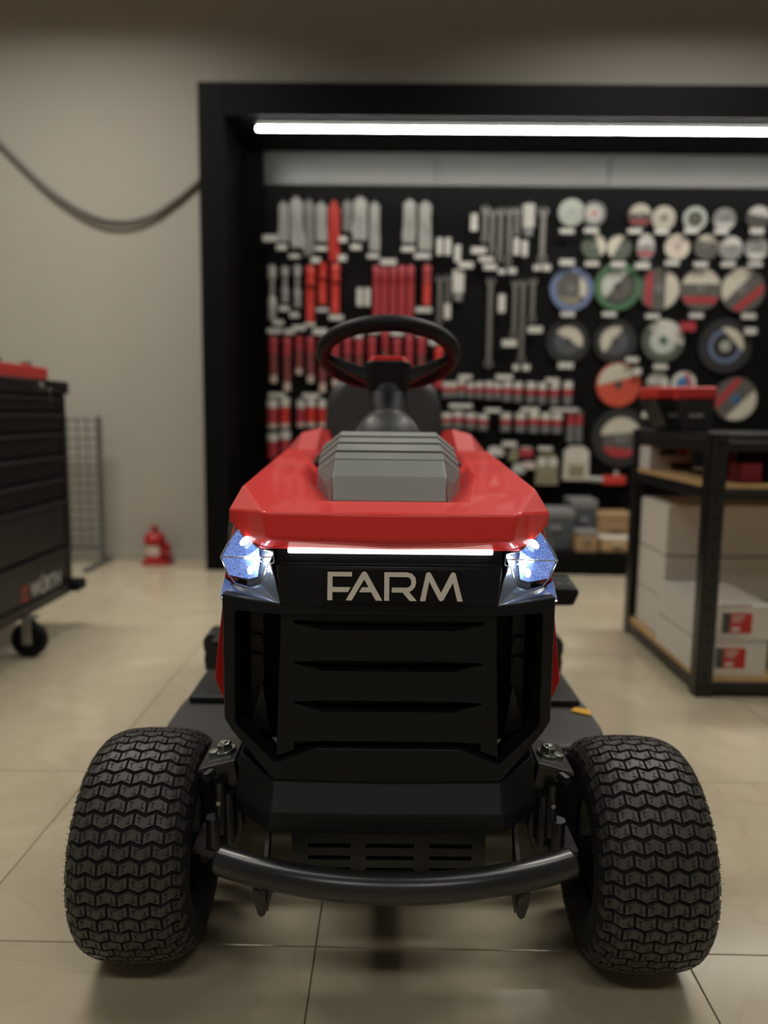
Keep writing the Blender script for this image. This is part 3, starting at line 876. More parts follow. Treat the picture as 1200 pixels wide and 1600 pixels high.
# dash, boot and steering column
d = Sym()
d.f((0,1.50,.800),(.10,1.50,.795),(.13,1.78,.81),(0,1.78,.815)).f((.10,1.50,.795),(.16,1.56,.77),(.17,1.82,.77),(.13,1.78,.81))
d.f((0,1.78,.815),(.13,1.78,.81),(.15,1.86,.55),(0,1.86,.55)).f((.13,1.78,.81),(.17,1.82,.77),(.17,1.86,.55),(.15,1.86,.55))
d.f((0,1.50,.80),(0,1.50,.76),(.10,1.50,.76),(.10,1.50,.795)).f((.10,1.50,.795),(.10,1.50,.76),(.16,1.56,.74),(.16,1.56,.77)).f((.16,1.56,.77),(.16,1.56,.60),(.17,1.84,.60),(.17,1.82,.77))
d.build('dash', 'plastic', bevel=.006, seg=3, angle=12)
mb = MB()
prof = [(.079,-.05),(.076,-.012),(.070,.010),(.062,.026),(.052,.040),(.044,.048),(.041,.052)]
mb.lathe(prof, (0, 0, 0), 'Z', n=32)
boot = mb.build('column_boot', 'boot', mower, loc=L((0, 1.62, .822)), smooth=60)
boot.rotation_euler = (math.radians(-18), 0, 0)
TI = math.radians(23)
wc = Vector(L((0, 1.77, 1.004)))
nrm = Vector((0, math.sin(TI), math.cos(TI)))     # wheel normal: up and back
fwd = Vector((0, math.cos(TI), -math.sin(TI)))    # in-plane, towards the seat
rt = Vector((1, 0, 0))
def wp(u, v_, h_): return wc + rt*u + fwd*v_ + nrm*h_
mb = MB(); mb.cyl(L((0, 1.772, .95)), L((0, 1.655, .815)), .042, .048, n=28)
mb.build('steering_column', 'plastic', mower, smooth=40)
mb = MB(); mb.tube([wp(.146*math.cos(2*PI*q/64), .146*math.sin(2*PI*q/64), 0) for q in range(64)], .0175, n=16, closed=True)
sw = mb.build('steering_wheel', 'plastic', mower, smooth=True)
mb = MB()
hubp = [(-.036,-.048),(.036,-.048),(.051,-.030),(.051,.045),(.040,.058),(-.040,.058),(-.051,.045),(-.051,-.030)]
mb.prism(hubp, lambda p: L((p[0]*.93, 1.752+p[1]*.93, .924)), lambda p: L((p[0], 1.756+p[1], .984-.12*p[1])))
mb.build('wheel_hub', 'plastic', sw, bevel=.006, seg=3)
for s in (1, -1):
    mb = MB()
    st = [(.046, 1.752, .956, .026, .020), (.078, 1.757, .969, .021, .016), (.110, 1.765, .986, .017, .012), (.142, 1.772, 1.001, .014, .009)]
    vs = []
    for x, y, z, a_, b_ in st: vs += [L((s*x, y-a_, z-b_*.6)), L((s*x, y-a_*.5, z+b_)), L((s*x, y+a_, z+b_*.8)), L((s*x, y+a_*.6, z-b_))]
    fs = []
    for q in range(3): fs += [(q*4+k, q*4+(k+1) % 4, q*4+4+(k+1) % 4, q*4+4+k) for k in range(4)]
    mb.add(vs, fs + [(0,1,2,3), (12,13,14,15)]); mb.build('spoke', 'plastic', sw, bevel=.003, seg=2)
mb = MB(); mb.prism([(-.036,-.038),(.036,-.038),(.046,-.024),(.046,.046),(-.046,.046),(-.046,-.024)], lambda p: L((p[0], 1.756+p[1], .983-.12*p[1])), lambda p: L((p[0]*.86, 1.756+p[1]*.86, .997-.10*p[1])))
tag(mb.build('hub_cap', 'red', sw, bevel=.004), 'red cap in the middle of the steering wheel')

# seat
mb = MB(); rows_ = []
sh = [(.150,.66,2.29),(.172,.72,2.30),(.181,.80,2.325),(.181,.87,2.345),(.174,.93,2.36),(.155,.965,2.37),(.115,.982,2.377),(.06,.986,2.38)]
n = len(sh)
vs = []
for x, z, y in sh:
    for t in (-1, -.8, -.4, 0, .4, .8, 1):
        vs.append(L((x*t, y + (.0 if abs(t) < .9 else .03) + .02*(1-t*t), z)))
for x, z, y in sh:
    for t in (-1, -.8, -.4, 0, .4, .8, 1): vs.append(L((x*t, y+.075, z)))
fs = []
for q in range(n-1):
    for t in range(6):
        a = q*7+t
        fs.append((a, a+1, a+8, a+7)); fs.append((a+n*7, a+n*7+7, a+n*7+8, a+n*7+1))
    for t in (0, 6):
        a = q*7+t; fs.append((a, a+7, a+7+n*7, a+n*7))
for t in range(6):
    fs.append((t, t+n*7, t+1+n*7, t+1)); a = (n-1)*7+t; fs.append((a, a+1, a+1+n*7, a+n*7))
mb.add(vs, fs)
seat = mb.build('seat', 'seat', mower, smooth=60, loc=(-.007, 0, 0))
md = seat.modifiers.new('soft', 'SUBSURF'); md.levels = 2; md.render_levels = 2
mb = MB(); mb.box(L((-.20, 1.98, .62)), L((.20, 2.34, .70))); mb.build('seat_cushion', 'seat', mower, bevel=.03, seg=4)
# rear fenders
fn = Sym()
secs = [(0,.70),(.16,.80),(.175,.835),(.225,.822),(.265,.775),(.30,.72),(.37,.63),(.38,.56)]
for q in range(len(secs)-1):
    (x0, z0), (x1, z1) = secs[q], secs[q+1]
    fy = lambda x: 1.86+.17*max(0, (x-.22)/.16)
    fn.f((x0, fy(x0), z0-.065*(2.06-fy(x0))/.2), (x1, fy(x1), z1-.065*(2.06-fy(x1))/.2), (x1, 2.06, z1), (x0, 2.06, z0))
    fn.f((x0, 2.06, z0), (x1, 2.06, z1), (x1, 2.60, z1-.02), (x0, 2.60, z0-.02))
    fn.f((x0, 2.60, z0-.02), (x1, 2.60, z1-.02), (x1*.98, 2.68, z1-.12), (x0*.98, 2.68, z0-.12))
fn.build('rear_fender', 'red_soft', solid=.008, bevel=.005, seg=3, angle=14)

# ------------------------------------------------------------------ the recessed tool display
disp = thing('tool_display', 'tall black framed wall display with pegboard panels and a bright ceiling light strip', 'display', ((NX0+NX1)/2, NYF, 0))
DO = Vector(((NX0+NX1)/2, NYF, 0))
def dbox(mb, lo, hi, mi=0): return mb.box(Vector(lo)-DO, Vector(hi)-DO, mi)
PIL = .136
mb = dbox(MB(), (NX0, NYF, 0), (NX0+PIL, NYB, NZT)); mb.build('pillar', 'frame', disp, bevel=.003)
mb = dbox(MB(), (NX1-PIL, NYF, 0), (NX1, NYB, NZT)); mb.build('pillar', 'frame', disp, bevel=.003)
mb = dbox(MB(), (NX0+PIL, NYF, 2.392), (NX1-PIL, NYB, NZT)); mb.build('top_beam', 'frame', disp, bevel=.003)
mb = dbox(MB(), (NX0+PIL, NYF+.004, 0), (NX1-PIL, NYB, .122)); mb.build('plinth', 'frame', disp, bevel=.003)
mb = dbox(MB(), (NX0+PIL, NYB-.03, .122), (NX1-PIL, NYB, 2.392)); mb.build('back_board', 'frame', disp)
DP = 4.70                                    # front face of the pegboard
xa, xb, xc = at(413, 420, DP).x, at(680, 420, DP).x, at(945, 420, DP).x
xs = [xa, xb, xc, xc+(xc-xb), NX1-PIL-.02]
zsplit = at(650, 291, DP).z
zlow = at(650, 752, DP).z
for i in range(4):
    mb = dbox(MB(), (xs[i]+.002, DP, zlow), (xs[i+1]-.002, NYB-.03, zsplit)); pg = mb.build('pegboard_panel', 'peg', disp, bevel=.0015)
    mb = dbox(MB(), (xs[i]+.002, DP, zsplit+.004), (xs[i+1]-.002, NYB-.03, 2.385)); mb.build('header_panel', 'header', disp, bevel=.0015)
    # rows of small holes: flat black hexagons on the board, drawn for the shade inside
    hb = MB()
    nx = int((xs[i+1]-xs[i])/.05)
    for a in range(nx):
        for b in range(int((zsplit-zlow)/.05)):
            hx, hz = xs[i]+.03+.05*a, zsplit-.025-.05*b
            vs = [Vector((hx+.004*math.cos(PI/3*q), DP-.0004, hz+.004*math.sin(PI/3*q)))-DO for q in range(6)]
            hb.add(vs, [(0,1,2,3,4,5)])
    tag(hb.build('peg_hole_shade', 'dark', pg), kind='stuff')
l0 = at(402, 194, 4.25)
mb = MB()
dbox(mb, (l0.x-.01, 4.222, 2.374), (NX1-PIL-.05, 4.33, 2.392)); dbox(mb, (l0.x-.01, 4.322, 2.362), (NX1-PIL-.05, 4.33, 2.374))  # plate and back lip added to keep strip light off the niche ceiling
hs = mb.build('strip_light_shield', 'dark', disp)
mb = MB(); mb.tube([Vector((l0.x, 4.25, 2.354))-DO, Vector((NX1-PIL-.055, 4.25, 2.354))-DO], .0095, n=14)
tag(mb.build('light_strip', 'strip', disp, smooth=40), 'glowing white ceiling light strip')

HOOK = None
def hook(px, py, length=.06):
    global HOOK
    p = at(px, py, DP)
    if HOOK is None:
        mb = MB(); mb.tube([(0, 0, 0), (0, -.05, 0), (0, -.062, .008)], .0022, n=6); HOOK = mb.mesh('peg_hook', 'hook')
    o = bpy.data.objects.new('peg_hook', HOOK); COL.objects.link(o); o.parent = disp; o.location = p-DO
    return p

# price tags: folded cards clipped to the tips of the hooks
TAGN = {}
TAGM = {}
def price_tag(px, py, w, h, label, group=None):
    if px > 870: w, h = w-3, h-1.5
    D = DP-.062
    p = at(px, py, D); W_, H_ = (w-3.5)*D/1225, (h-2.5)*D/1225
    key = (w, h)
    if key not in TAGM:
        mb = MB(); mb.box((-W_/2, -.001, -H_/2), (W_/2, .001, H_/2)); mb.box((-W_/2, -.001, H_/2-.001), (W_/2, .012, H_/2)); TAGM[key] = mb.mesh('price_tag', 'white')
    o = bpy.data.objects.new('price_tag', TAGM[key]); COL.objects.link(o); o.location = p
    hook(px, py)
    return tag(o, label, 'price tag', group)

def hung(name, px, y0, y1, w, cat, label, group, parts, d=.03):
    """a thing that hangs on a hook: Empty at its base, parts given as functions of (width, height)"""
    D = DP-d
    t, b = at(px, y0, D), at(px, y1, D)
    hgt = t.z-b.z; wid = w*D/1225
    th = thing(name, label, cat, b, 0, group)
    th.location.x = (t.x+b.x)/2
    for nm, m, fn in parts:
        mb = MB(); fn(mb, wid, hgt); mb.build(nm, m, th, smooth=45)
    hook(px, y0-1 if y0 > 300 else y0)
    return th
def bx(x0, x1, y0, y1, z0, z1):
    return lambda mb, w, h: mb.box((x0*w, y0, z0*h), (x1*w, y1, z1*h))
def wrench_shape(mb, w, h):
    r = w*.5
    mb.lathe([(r*.5, -.005), (r, -.005), (r, .005), (r*.5, .005)], (0, 0, r), 'Y', n=16, closed=True)
    mb.box((-w*.27, -.003, r*1.8), (w*.27, .003, h-r*1.6))
    mb.prism([(-r*.5,h-r*1.8),(r*.5,h-r*1.8),(r,h-r*.9),(r*.9,h),(r*.4,h),(r*.35,h-r*.8),(-r*.35,h-r*.8),(-r*.4,h),(-r*.9,h),(-r,h-r*.9)],
             lambda p: Vector((p[0], -.005, p[1])), lambda p: Vector((p[0], .005, p[1])))
def handle(z0, z1, k=.5):
    def fn(mb, w, h):
        mb.lathe([(w*k*.55, z0*h), (w*k*.95, z0*h+.1*(z1-z0)*h), (w*k*.8, (z0+.5*(z1-z0))*h), (w*k, (z0+.85*(z1-z0))*h), (w*k*.6, z1*h)], (0, 0, 0), 'Z', n=14)
    return fn
def rod(z0, z1, k):
    return lambda mb, w, h: mb.cyl((0, 0, z0*h), (0, 0, z1*h), w*k, n=10)
def plier_legs(lean):
    def fn(mb, w, h):
        for s in (-1, 1):
            mb.tube([(s*w*.05, 0, h*.66), (s*w*.30, 0, h*.45), (s*w*.33+lean*w, 0, h*.2), (s*w*.26+lean*w, 0, 0)], w*.17, n=8)
    return fn
def plier_head(mb, w, h):
    mb.prism([(-w*.36,h*.66),(-w*.12,h*.58),(w*.12,h*.58),(w*.36,h*.66),(w*.42,h*.8),(w*.22,h),(-w*.22,h),(-w*.42,h*.8)],
             lambda p: Vector((p[0], -.008, p[1])), lambda p: Vector((p[0], .008, p[1])))
card = lambda z0=0., z1=1.: (lambda mb, w, h: mb.box((-w*.5, .006, z0*h), (w*.5, .009, z1*h)))

# top row: bagged pliers and one red tool
top = [(443,316,378,15),(463,309,388,19),(483,313,400,15),(502,317,378,16),(522,315,408,17),(543,314,362,14),(563,309,376,21),(585,316,393,15),(640,313,380,19),(664,315,393,19)]
k = 0
for q, (x, y0, y1, w) in enumerate(top):
    if q == 4:
        hung('wire_stripper', x, y0, y1, w, 'tool', 'red handled hand tool hanging among the bagged grey pliers in the top row', 'bagged tools in the top row',
             [('handle', 'redtool', plier_legs(0)), ('jaw', 'redtool', plier_head), ('backing_card', 'redtool', card(.0, .9))])
        continue
    hung('pliers', x, y0, y1, w, 'pliers', ORD[k] + ' bagged grey pliers from the niche pillar in the top row of the pegboard', 'bagged tools in the top row',
         [('handle', 'blister' if q not in (2, 5) else 'steel_tool', plier_legs((-.1, .1)[q % 2])), ('jaw', 'steel_tool' if q in (2, 5) else 'blister', plier_head),
          ('backing_card', 'blister' if q not in (2, 5) else 'steel_tool', card(.05, .95))])
    k += 1
# second row
for q, (x, y0, y1, w) in enumerate([(425,415,502,14),(445,417,475,13),(464.5,415,482,13)]):
    hung('ratchet', x, y0, y1, w, 'ratchet', ORD[q] + ' grey steel ratchet from the pillar in the second row', 'tools in the second row',
         [('handle', 'blister' if q == 0 else 'steel_tool', handle(0, .45)), ('shank', 'steel_tool', rod(.44, .8, .28)), ('head', 'blister', handle(.76, 1, .5))])
for q, (x, y0, y1, w) in enumerate([(485,415,504,16),(504,411,476,15),(524,412,490,16)]):
    hung('chisel', x, y0, y1, w, 'chisel', ORD[q] + ' red chisel beside the grey ratchets in the second row', 'tools in the second row',
         [('handle', 'redtool', handle(.62, 1)), ('blade', 'redtool', bx(-.38, .38, -.004, .004, .0, .64)), ('tip', 'salmon', bx(-.2, .2, -.006, -.004, .05, .3))])
for q, x in enumerate((588, 600.5, 614, 627.5, 641)):
    hung('red_screwdriver', x, 415, 500, 13, 'screwdriver', ORD[q] + ' of five tightly packed red screwdrivers above the steering wheel', 'five red screwdrivers above the steering wheel',
         [('handle', 'redpack', handle(.62, 1)), ('sleeve', 'redpack', rod(.0, .64, .46)), ('label', 'print', bx(-.14,.14,-.0095,-.006,.1,.58))])
hung('red_screwdriver', 667, 414, 477, 14, 'screwdriver', 'single red screwdriver right of the five packed ones', 'tools in the second row',
     [('handle', 'redpack', handle(.5, 1)), ('sleeve', 'salmon', rod(.0, .52, .42))])
# wrenches
wr = [(758,323,379,12),(769.5,328,398,11),(782,326,410,11),(795.5,326,416,11),(808,325,368,11),(848,325,412,14)]
for q, (x, y0, y1, w) in enumerate(wr):
    hung('combination_wrench', x, y0, y1, w, 'wrench', (ORD[q] + ' steel combination wrench of the upper wrench group') if q < 5 else 'single steel combination wrench hanging alone beside the small discs',
         'combination wrenches', [('body', 'chrome', wrench_shape)], d=.03)
wl = [(687,431,509,12,'long steel wrench beside the white boxed tool above the wheel'),(700,430,472,10,'short steel wrench beside the white boxed tool above the wheel'),
      (765,435,575,13,'longest steel wrench hanging alone below the upper group'),(804,438,528,12,'shorter wrench of the pair in the lower wrench group'),
      (816,438,567,12,'long wrench of the pair in the lower wrench group'),(832,435,505,12,'short steel wrench at the end of the lower group')]
for x, y0, y1, w, lb in wl:
    hung('combination_wrench', x, y0, y1, w, 'wrench', lb, 'combination wrenches', [('body', 'chrome', wrench_shape)], d=.03)
for x, y, w, h, lb in ((826,337,17,36,'white boxed socket hanging above two white tags'), (716,439,17,35,'white boxed socket beside the short wrench')):
    hung('socket_box', x, y-h/2, y+h/2+14, w, 'box', lb, 'boxed sockets', [('box', 'white', bx(-.5,.5,-.01,.01,.28,1)), ('socket', 'steel_tool', rod(.0,.27,.4))])
# third row: screwdrivers on hooks
r3 = [(427,525,598,15),(448,526,611,15),(467,525,585,14),(485,526,598,14),(504,526,613,14)]
for q, (x, y0, y1, w) in enumerate(r3):
    hung('screwdriver', x, y0, y1, w, 'screwdriver', ORD[q] + ' carded screwdriver from the pillar in the third row', 'carded screwdrivers in the third row',
         [('handle', 'redpack', handle(.62, 1)), ('sleeve', 'shaft', rod(.16, .64, .40)), ('blade', 'print', rod(.0, .2, .36)), ('label', 'print', bx(-.12,.12,-.0075,-.005,.2,.6))])
r3b = [(524,530),(543,525),(561,527),(581,525),(602,514),(620,527),(639,522),(658,525)]
for q, (x, y0) in enumerate(r3b):
    hung('screwdriver', x, y0, 604, 14, 'screwdriver', ORD[q] + ' carded screwdriver seen through the steering wheel', 'carded screwdrivers behind the steering wheel',
         [('handle', 'redpack', handle(.62, 1)), ('sleeve', 'shaft' if q % 3 else 'redpack', rod(.16, .64, .40)), ('blade', 'print', rod(.0, .2, .36)), ('label', 'print', bx(-.12,.12,-.0075,-.005,.2,.6))])
hung('screwdriver', 685, 541, 607, 15, 'screwdriver', 'red screwdriver just behind the rim of the steering wheel', 'carded screwdrivers behind the steering wheel',
     [('handle', 'redtool', handle(.55, 1)), ('sleeve', 'redpack', rod(.0, .56, .42))])
# tubes with white caps
def tube_parts(red, low):
    return [('cap', 'white', rod(.70, 1, .5)), ('sleeve', red, rod(.16, .71, .48)), ('base', low, rod(0, .17, .45))]
for q, (x, y0, y1, w) in enumerate([(425.5,624,669,18),(444.5,621,669,16),(470,625,667,13),(486,622,667,15),(503,624,667,12)]):
    hung('bit_tube', x, y0, y1, w, 'tube', ORD[q] + ' white capped red tube from the pillar beside the seat', 'red tubes beside the seat', tube_parts('redtool' if q not in (0,2) else 'redpack', 'print'), d=.035)
for q, (x, y0, y1, w) in enumerate([(426,677,716,18),(445,674,713,18)]):
    hung('bit_tube', x, y0, y1, w, 'tube', ('outer', 'inner')[q] + ' red tube of the lowest pair next to the pillar', 'red tubes beside the seat', tube_parts('redpack', 'redpack'), d=.035)
def bit_parts(f=0): return [('cap', 'white', rod(.66, 1, .5)), ('band', 'redpack', rod(.38, .67, .5)), ('clear_tube', 'greyband', rod(0, .39, .48))]
ra = [(697,597,621),(708,597,621),(721,592,621),(735,598,622),(749,597,622),(764,596,624),(777,598,624),(792,596,627),(809,597,628),(829,597,630),(847,598,631),(866,597,632),(887,596,632)]
for q, (x, y0, y1) in enumerate(ra):
    hung('bit_pack', x, y0, y1, 15 if q > 6 else 13, 'bit pack', ORD[q] + ' bit pack from the seat in the upper bit row', 'bit packs in the upper row', bit_parts(), d=.035)
rb = [(698,645,668),(715.5,643,669),(735,645,670),(754.5,647,672),(790,645,674),(813,645,675),(833.5,643,676),(852,645,676),(870,645,677)]
for q, (x, y0, y1) in enumerate(rb):
    hung('bit_pack', x, y0, y1, 17, 'bit pack', ORD[q] + ' bit pack from the seat in the lower bit row', 'bit packs in the lower row', bit_parts(), d=.035)
for q, x in enumerate((891, 904)):
    hung('bit_pack', x, 642, 691, 12, 'bit pack', ('first', 'second')[q] + ' tall slim bit pack ending the lower bit row', 'bit packs in the lower row',
         [('cap', 'greyband', rod(.88, 1, .5)), ('band', 'redpack', rod(.55, .89, .5)), ('clear_tube', 'greyband', rod(0, .56, .48))], d=.035)
# small packs low on the board
for x, y, w, h, m, lb in ((775,705,24,14,'white','white pack beside the hood among small colored packs'),(802,710,15,20,'khaki','greenish small pack between a white and a red one'),
                          (822,706,20,15,'redpack','red small pack above the pink one'),(826,727,20,11,'print','pink flat pack low on the pegboard'),(810,732,18,15,'disc_pale','pale pack beside the pink flat one')):
    hung('small_pack', x, y-h/2, y+h/2, w, 'pack', lb, 'small packs low on the pegboard', [('box', m, bx(-.5,.5,-.014,.014,0,.8)), ('flap', 'white', bx(-.4,.4,-.003,.003,.8,1))], d=.03)
def pouch(body, dots):
    return [('bag', body, lambda mb, w, h: mb.prism([(-w*.5,0),(w*.5,0),(w*.47,h*.85),(w*.25,h),(-w*.25,h),(-w*.47,h*.85)], lambda p: Vector((p[0], -.02, p[1])), lambda p: Vector((p[0], .012, p[1])))),
            ('window', dots, lambda mb, w, h: [mb.lathe([(w*.02,-.0215),(w*.2,-.0215),(w*.2,-.0195),(w*.02,-.0195)], (s*w*.25, 0, h*.72), 'Y', n=14) for s in (-1, 1)][0]),
            ('print', 'khaki', bx(-.3,.3,-.0215,-.019,.1,.45))]
hung('fastener_pouch', 854, 708, 757, 35, 'pouch', 'dark pouch with two white round windows on the pegboard', 'fastener pouches', pouch('khaki', 'white'), d=.03)
hung('fastener_pouch', 899.5, 697, 750, 41, 'pouch', 'pale pouch right of the dark one, above the red brush', 'fastener pouches', pouch('cream', 'white'), d=.03)
p = at(957, 750, DP-.05)
br_ = thing('hand_brush', 'red headed hand tool lying level above the plinth', 'tool', p)
mb = MB(); mb.box((-.062, -.02, -.028), (.075, .02, .026)); mb.build('head', 'redtool', br_, bevel=.006)
mb = MB(); mb.cyl((-.062, 0, 0), (-.145, 0, .004), .016, n=12); mb.build('handle', 'blister', br_, smooth=40)
mb = MB(); mb.cyl((.02, 0, .02), (.02, 0, .055), .012, n=10); mb.build('knob', 'print', br_, smooth=40)
hook(957, 747); hook(930, 747)

# cutting and grinding discs
def disc(px, py, r, label, body='disc', rim=None, wedge=None, wa=90, strip=None, sa=0, hub='case_top', wx=.15, face=None, fi=.15, flat=1.0, group='cutting discs'):
    D = DP-.02
    c = at(px, py, D); R_ = r*D/1222
    th = thing('cutting_disc', label, 'disc', c, 0, group)
    mb = MB(); mb.lathe([(R_*.12, -.003), (R_, -.003), (R_, .003), (R_*.12, .003)], (0, 0, 0), 'Y', n=36, closed=True)
    o = mb.build('disc_body', body, th, smooth=40)
    d = -.0038
    if rim:
        mb = MB(); mb.lathe([(R_*.72, d-.001), (R_*1.0, d-.001), (R_*1.01, .002), (R_*.72, .002)], (0, 0, 0), 'Y', n=36, closed=True); mb.build('rim', rim, th, smooth=40)
    def segment(off, ang, m, name, x1=None, rr=.94 if not rim else .70):
        # the part of the label circle beyond a chord at off*R
        a0 = math.acos(max(-1, min(1, off/rr))); pts = []
        n = 14
        for q in range(n+1):
            a = -a0+2*a0*q/n; pts.append((rr*R_*math.cos(a), rr*R_*math.sin(a)))
        if x1 is not None: pts = [(min(x, x1*R_), y) for x, y in pts]
        ca, sa_ = math.cos(math.radians(ang)), math.sin(math.radians(ang))
        pts = [(x*ca-y*sa_, x*sa_+y*ca) for x, y in pts]
        mb = MB(); mb.prism(pts, lambda p: Vector((p[0], d-.0006, p[1])), lambda p: Vector((p[0], d+.0012, p[1]))); mb.build(name, m, th)
    if face:
        mb = MB(); mb.lathe([(R_*fi, d), (R_*.62, d), (R_*.62, .001), (R_*fi, .001)], (0, 0, 0), 'Y', n=28, closed=True); mb.build('face_label', face, th, smooth=40)
    if wedge: segment(wx, wa, wedge, 'label')
    if strip: segment(.36, sa, strip, 'stripe', .66)
    mb = MB(); mb.lathe([(R_*.07, d-.002), (R_*.19, d-.002), (R_*.19, 0), (R_*.07, 0)], (0, 0, 0), 'Y', n=18, closed=True); mb.build('bore_ring', hub, th, smooth=40)
    if flat != 1: th.scale.x = flat
    hook(px, py)
    return th
disc(893,332,20,'larger of the two pale discs at the start of the top disc row','disc_pale',hub='disc_pale')
disc(928,334,18,'pale disc with bluish edge beside the largest one in the top row','disc_pale',rim='case_top',face='white',hub='salmon')
disc(1000,337,18,'small disc with white top and red lower band in the top row','disc',wedge='cream',wa=90,strip='redpack',sa=-90)
disc(1037,341,18,'small cream disc with a dark bore in the top row','cream',hub='disc_dark')
disc(1086,342,18,'plain grey speckled small disc in the top row','disc_pale',face='disc',hub='case_top')
disc(1132,343,17,'small grey disc with white lower half in the top row','steel_tool',wedge='white',wa=-90,wx=.2)
disc(1185,340,18,'small disc with a white upper half ending the top row','disc',wedge='white',wa=80,hub='green')
disc(928,385,19,'small dark green disc with a cream side label in the second disc row','greengrey',wedge='cream',wa=20,wx=.3)
disc(967,387,19,'small green disc with a cream label on its other side','greengrey',wedge='cream',wa=150,wx=.1)
disc(1009,386,20,'narrow looking turned disc with white top and red foot','steel_tool',wedge='white',wa=90,strip='redpack',sa=-90,flat=.68)
disc(1058,386,19,'small cream disc with grey bore in the second row','cream',face='print',hub='case_top')
disc(1104,386,19,'small brown grey disc with a thin pale top','disc',wedge='cream',wa=80,wx=.4)
disc(1142,388,18,'small grey disc with a white upper half in the second row','steel_tool',wedge='white',wa=90,wx=.25)
disc(1182,388,18,'small grey disc with pale foot ending the second row','steel_tool',wedge='white',wa=-90,wx=.4)
disc(893,452,33,'large disc with a blue rim','disc',rim='blue',wedge='cream',wa=0,wx=.38,strip='khaki',sa=-90,hub='case_top')
disc(965,448,36,'large disc with a green rim','disc_dark',rim='green',wedge='disc_pale',wa=140,wx=.1,face='disc',hub='disc')
disc(1030,452,32,'large grey disc with red left stripe and white half','disc',wedge='cream',wa=0,wx=.3,strip='redpack',sa=180)
disc(1095,452,32,'large grey disc with cream top and red lower stripe','disc',wedge='cream',wa=90,wx=.25,strip='redpack',sa=-90)
disc(1160,453,34,'large grey disc with tilted cream label and red stripe','disc',wedge='cream',wa=135,wx=.2,strip='redpack',sa=-50)
disc(887,534,33,'dark disc with a small cream label at the start of the fourth row','disc_dark',rim='disc_dark',wedge='cream',wa=60,wx=.1,face='case_blue',hub='case_blue')
disc(961,534,33,'dark disc with a cream label tilted the other way','disc_dark',rim='disc_dark',wedge='cream',wa=145,wx=.1,face='case_blue',hub='case_blue')
disc(1036,532,33,'grey green disc with a large white tilted label','greengrey',wedge='white',wa=65,wx=.2,face='disc_pale',hub='green')
disc(1133,541,41,'largest dark disc with a blue ring inside','disc_dark',rim='disc_dark',wedge='cream',wa=45,wx=.35,face='blue',fi=.50,hub='disc_pale')
disc(966,601,34,'orange red disc with a white top','orange_red',wedge='cream',wa=105,wx=.2,hub='disc')
disc(1027,600,18,'small white topped disc behind the red topped tool case','disc',wedge='white',wa=80,wx=-.1)
disc(1068,600,19,'small disc with a blue label behind the red topped tool cases','white',face='blue2',strip='redpack',sa=20)
disc(1149,624,34,'grey disc with bright blue bore and red tilted stripe','disc',wedge='cream',wa=-45,wx=.3,strip='redpack',sa=140,hub='blue2')
disc(970,684,46,'big black disc half hidden behind the rack','disc_dark',rim='disc_dark',wedge='cream',wa=95,wx=.15,strip='redpack',sa=-95,face='disc')

# price tags, row by row
T1 = [(422,372,26,12),(440,386,20,11),(460,400,20,9),(493,406,18,11),(502,388,22,9),(536,374,16,11),(535,403,16,12),(556,386,20,10),(583,400,22,9),(638,389,24,10),(660,400,28,10),
      (728,414,26,12),(748,391,26,12),(760,405,26,10),(766,417,24,11),(784,424,14,10),(800.5,423,16,11),(839,418,14,11),(854,418,16,12)]
for q, t in enumerate(T1): price_tag(*t, ORD[q] + ' level price tag counted from the pillar under the top tool row', 'price tags under the top tool row')
T2 = [(687,385,12,28),(700,385,12,28),(715,396,13,28),(741,347,14,28),(807,385,12,28),(820,388,12,26)]
for q, t in enumerate(T2): price_tag(*t, ORD[q] + ' upright white tag of the top wrench area', 'upright tags of the wrench area')
T3 = [(444,482,20,10),(460,492,18,10),(435,504,20,10),(484,507,20,8),(504,484,22,8),(525,496,26,10),(607,409,28,11),(662,484,28,10)]
for q, t in enumerate(T3): price_tag(*t, ORD[q] + ' level price tag counted from the pillar in the second tool row', 'price tags in the second tool row')
T4 = [(562,464,12,30),(574,464,12,30),(699,486,13,26),(784,474,14,30)]
for q, t in enumerate(T4): price_tag(*t, ORD[q] + ' upright white tag counted from the pillar in the second row', 'upright tags of the second row')
T5 = [(836,515,26,12),(796,536,26,13),(806,574,12,12),(822,574,15,12)]
for q, t in enumerate(T5): price_tag(*t, ORD[q] + ' price tag from above under the lower wrench group', 'price tags under the lower wrenches')
T6 = [(429,517,26,10),(452,518,20,10),(467,512,24,10),(500,518,26,12),(560,524,16,10),(584,517,22,10),(621,520,24,10),(655,522,12,8),(677,534,16,12)]
for q, t in enumerate(T6): price_tag(*t, ORD[q] + ' price tag counted from the pillar above the screwdrivers of the third row', 'price tags above the screwdrivers')
T7 = [(433,617,30,9),(486,618,30,9),(727,589,24,9),(788,589,30,10),(863,594,24,9),(720,634,40,9),(770,641,28,9),(828,640,32,9),(882,640,50,9),(796,693.5,26,10),(852,701,26,9)]
for q, t in enumerate(T7): price_tag(*t, ORD[q] + ' price tag in reading order above the tubes and bit packs', 'price tags above the bit packs')
T8 = [(886,361,28,11),(924,360,28,11),(992,361,28,11),(1034,362,28,11),(1080,361,28,11),(1127,362,28,11),(1183,361,28,12)]
for q, t in enumerate(T8): price_tag(*t, ORD[q] + ' price tag under the top disc row', 'price tags under the top disc row')
T9 = [(886,410,29,13),(925,412,28,11),(1004,415,29,13),(1050,411,28,11),(1095,413,28,11),(1138,413,28,11),(1180,413,28,11),(966,413,28,12)]
for q, t in enumerate(T9): price_tag(*t, ORD[q] + ' price tag of the second disc row' if q < 7 else 'price tag touching the green rimmed disc', 'price tags under the second disc row')
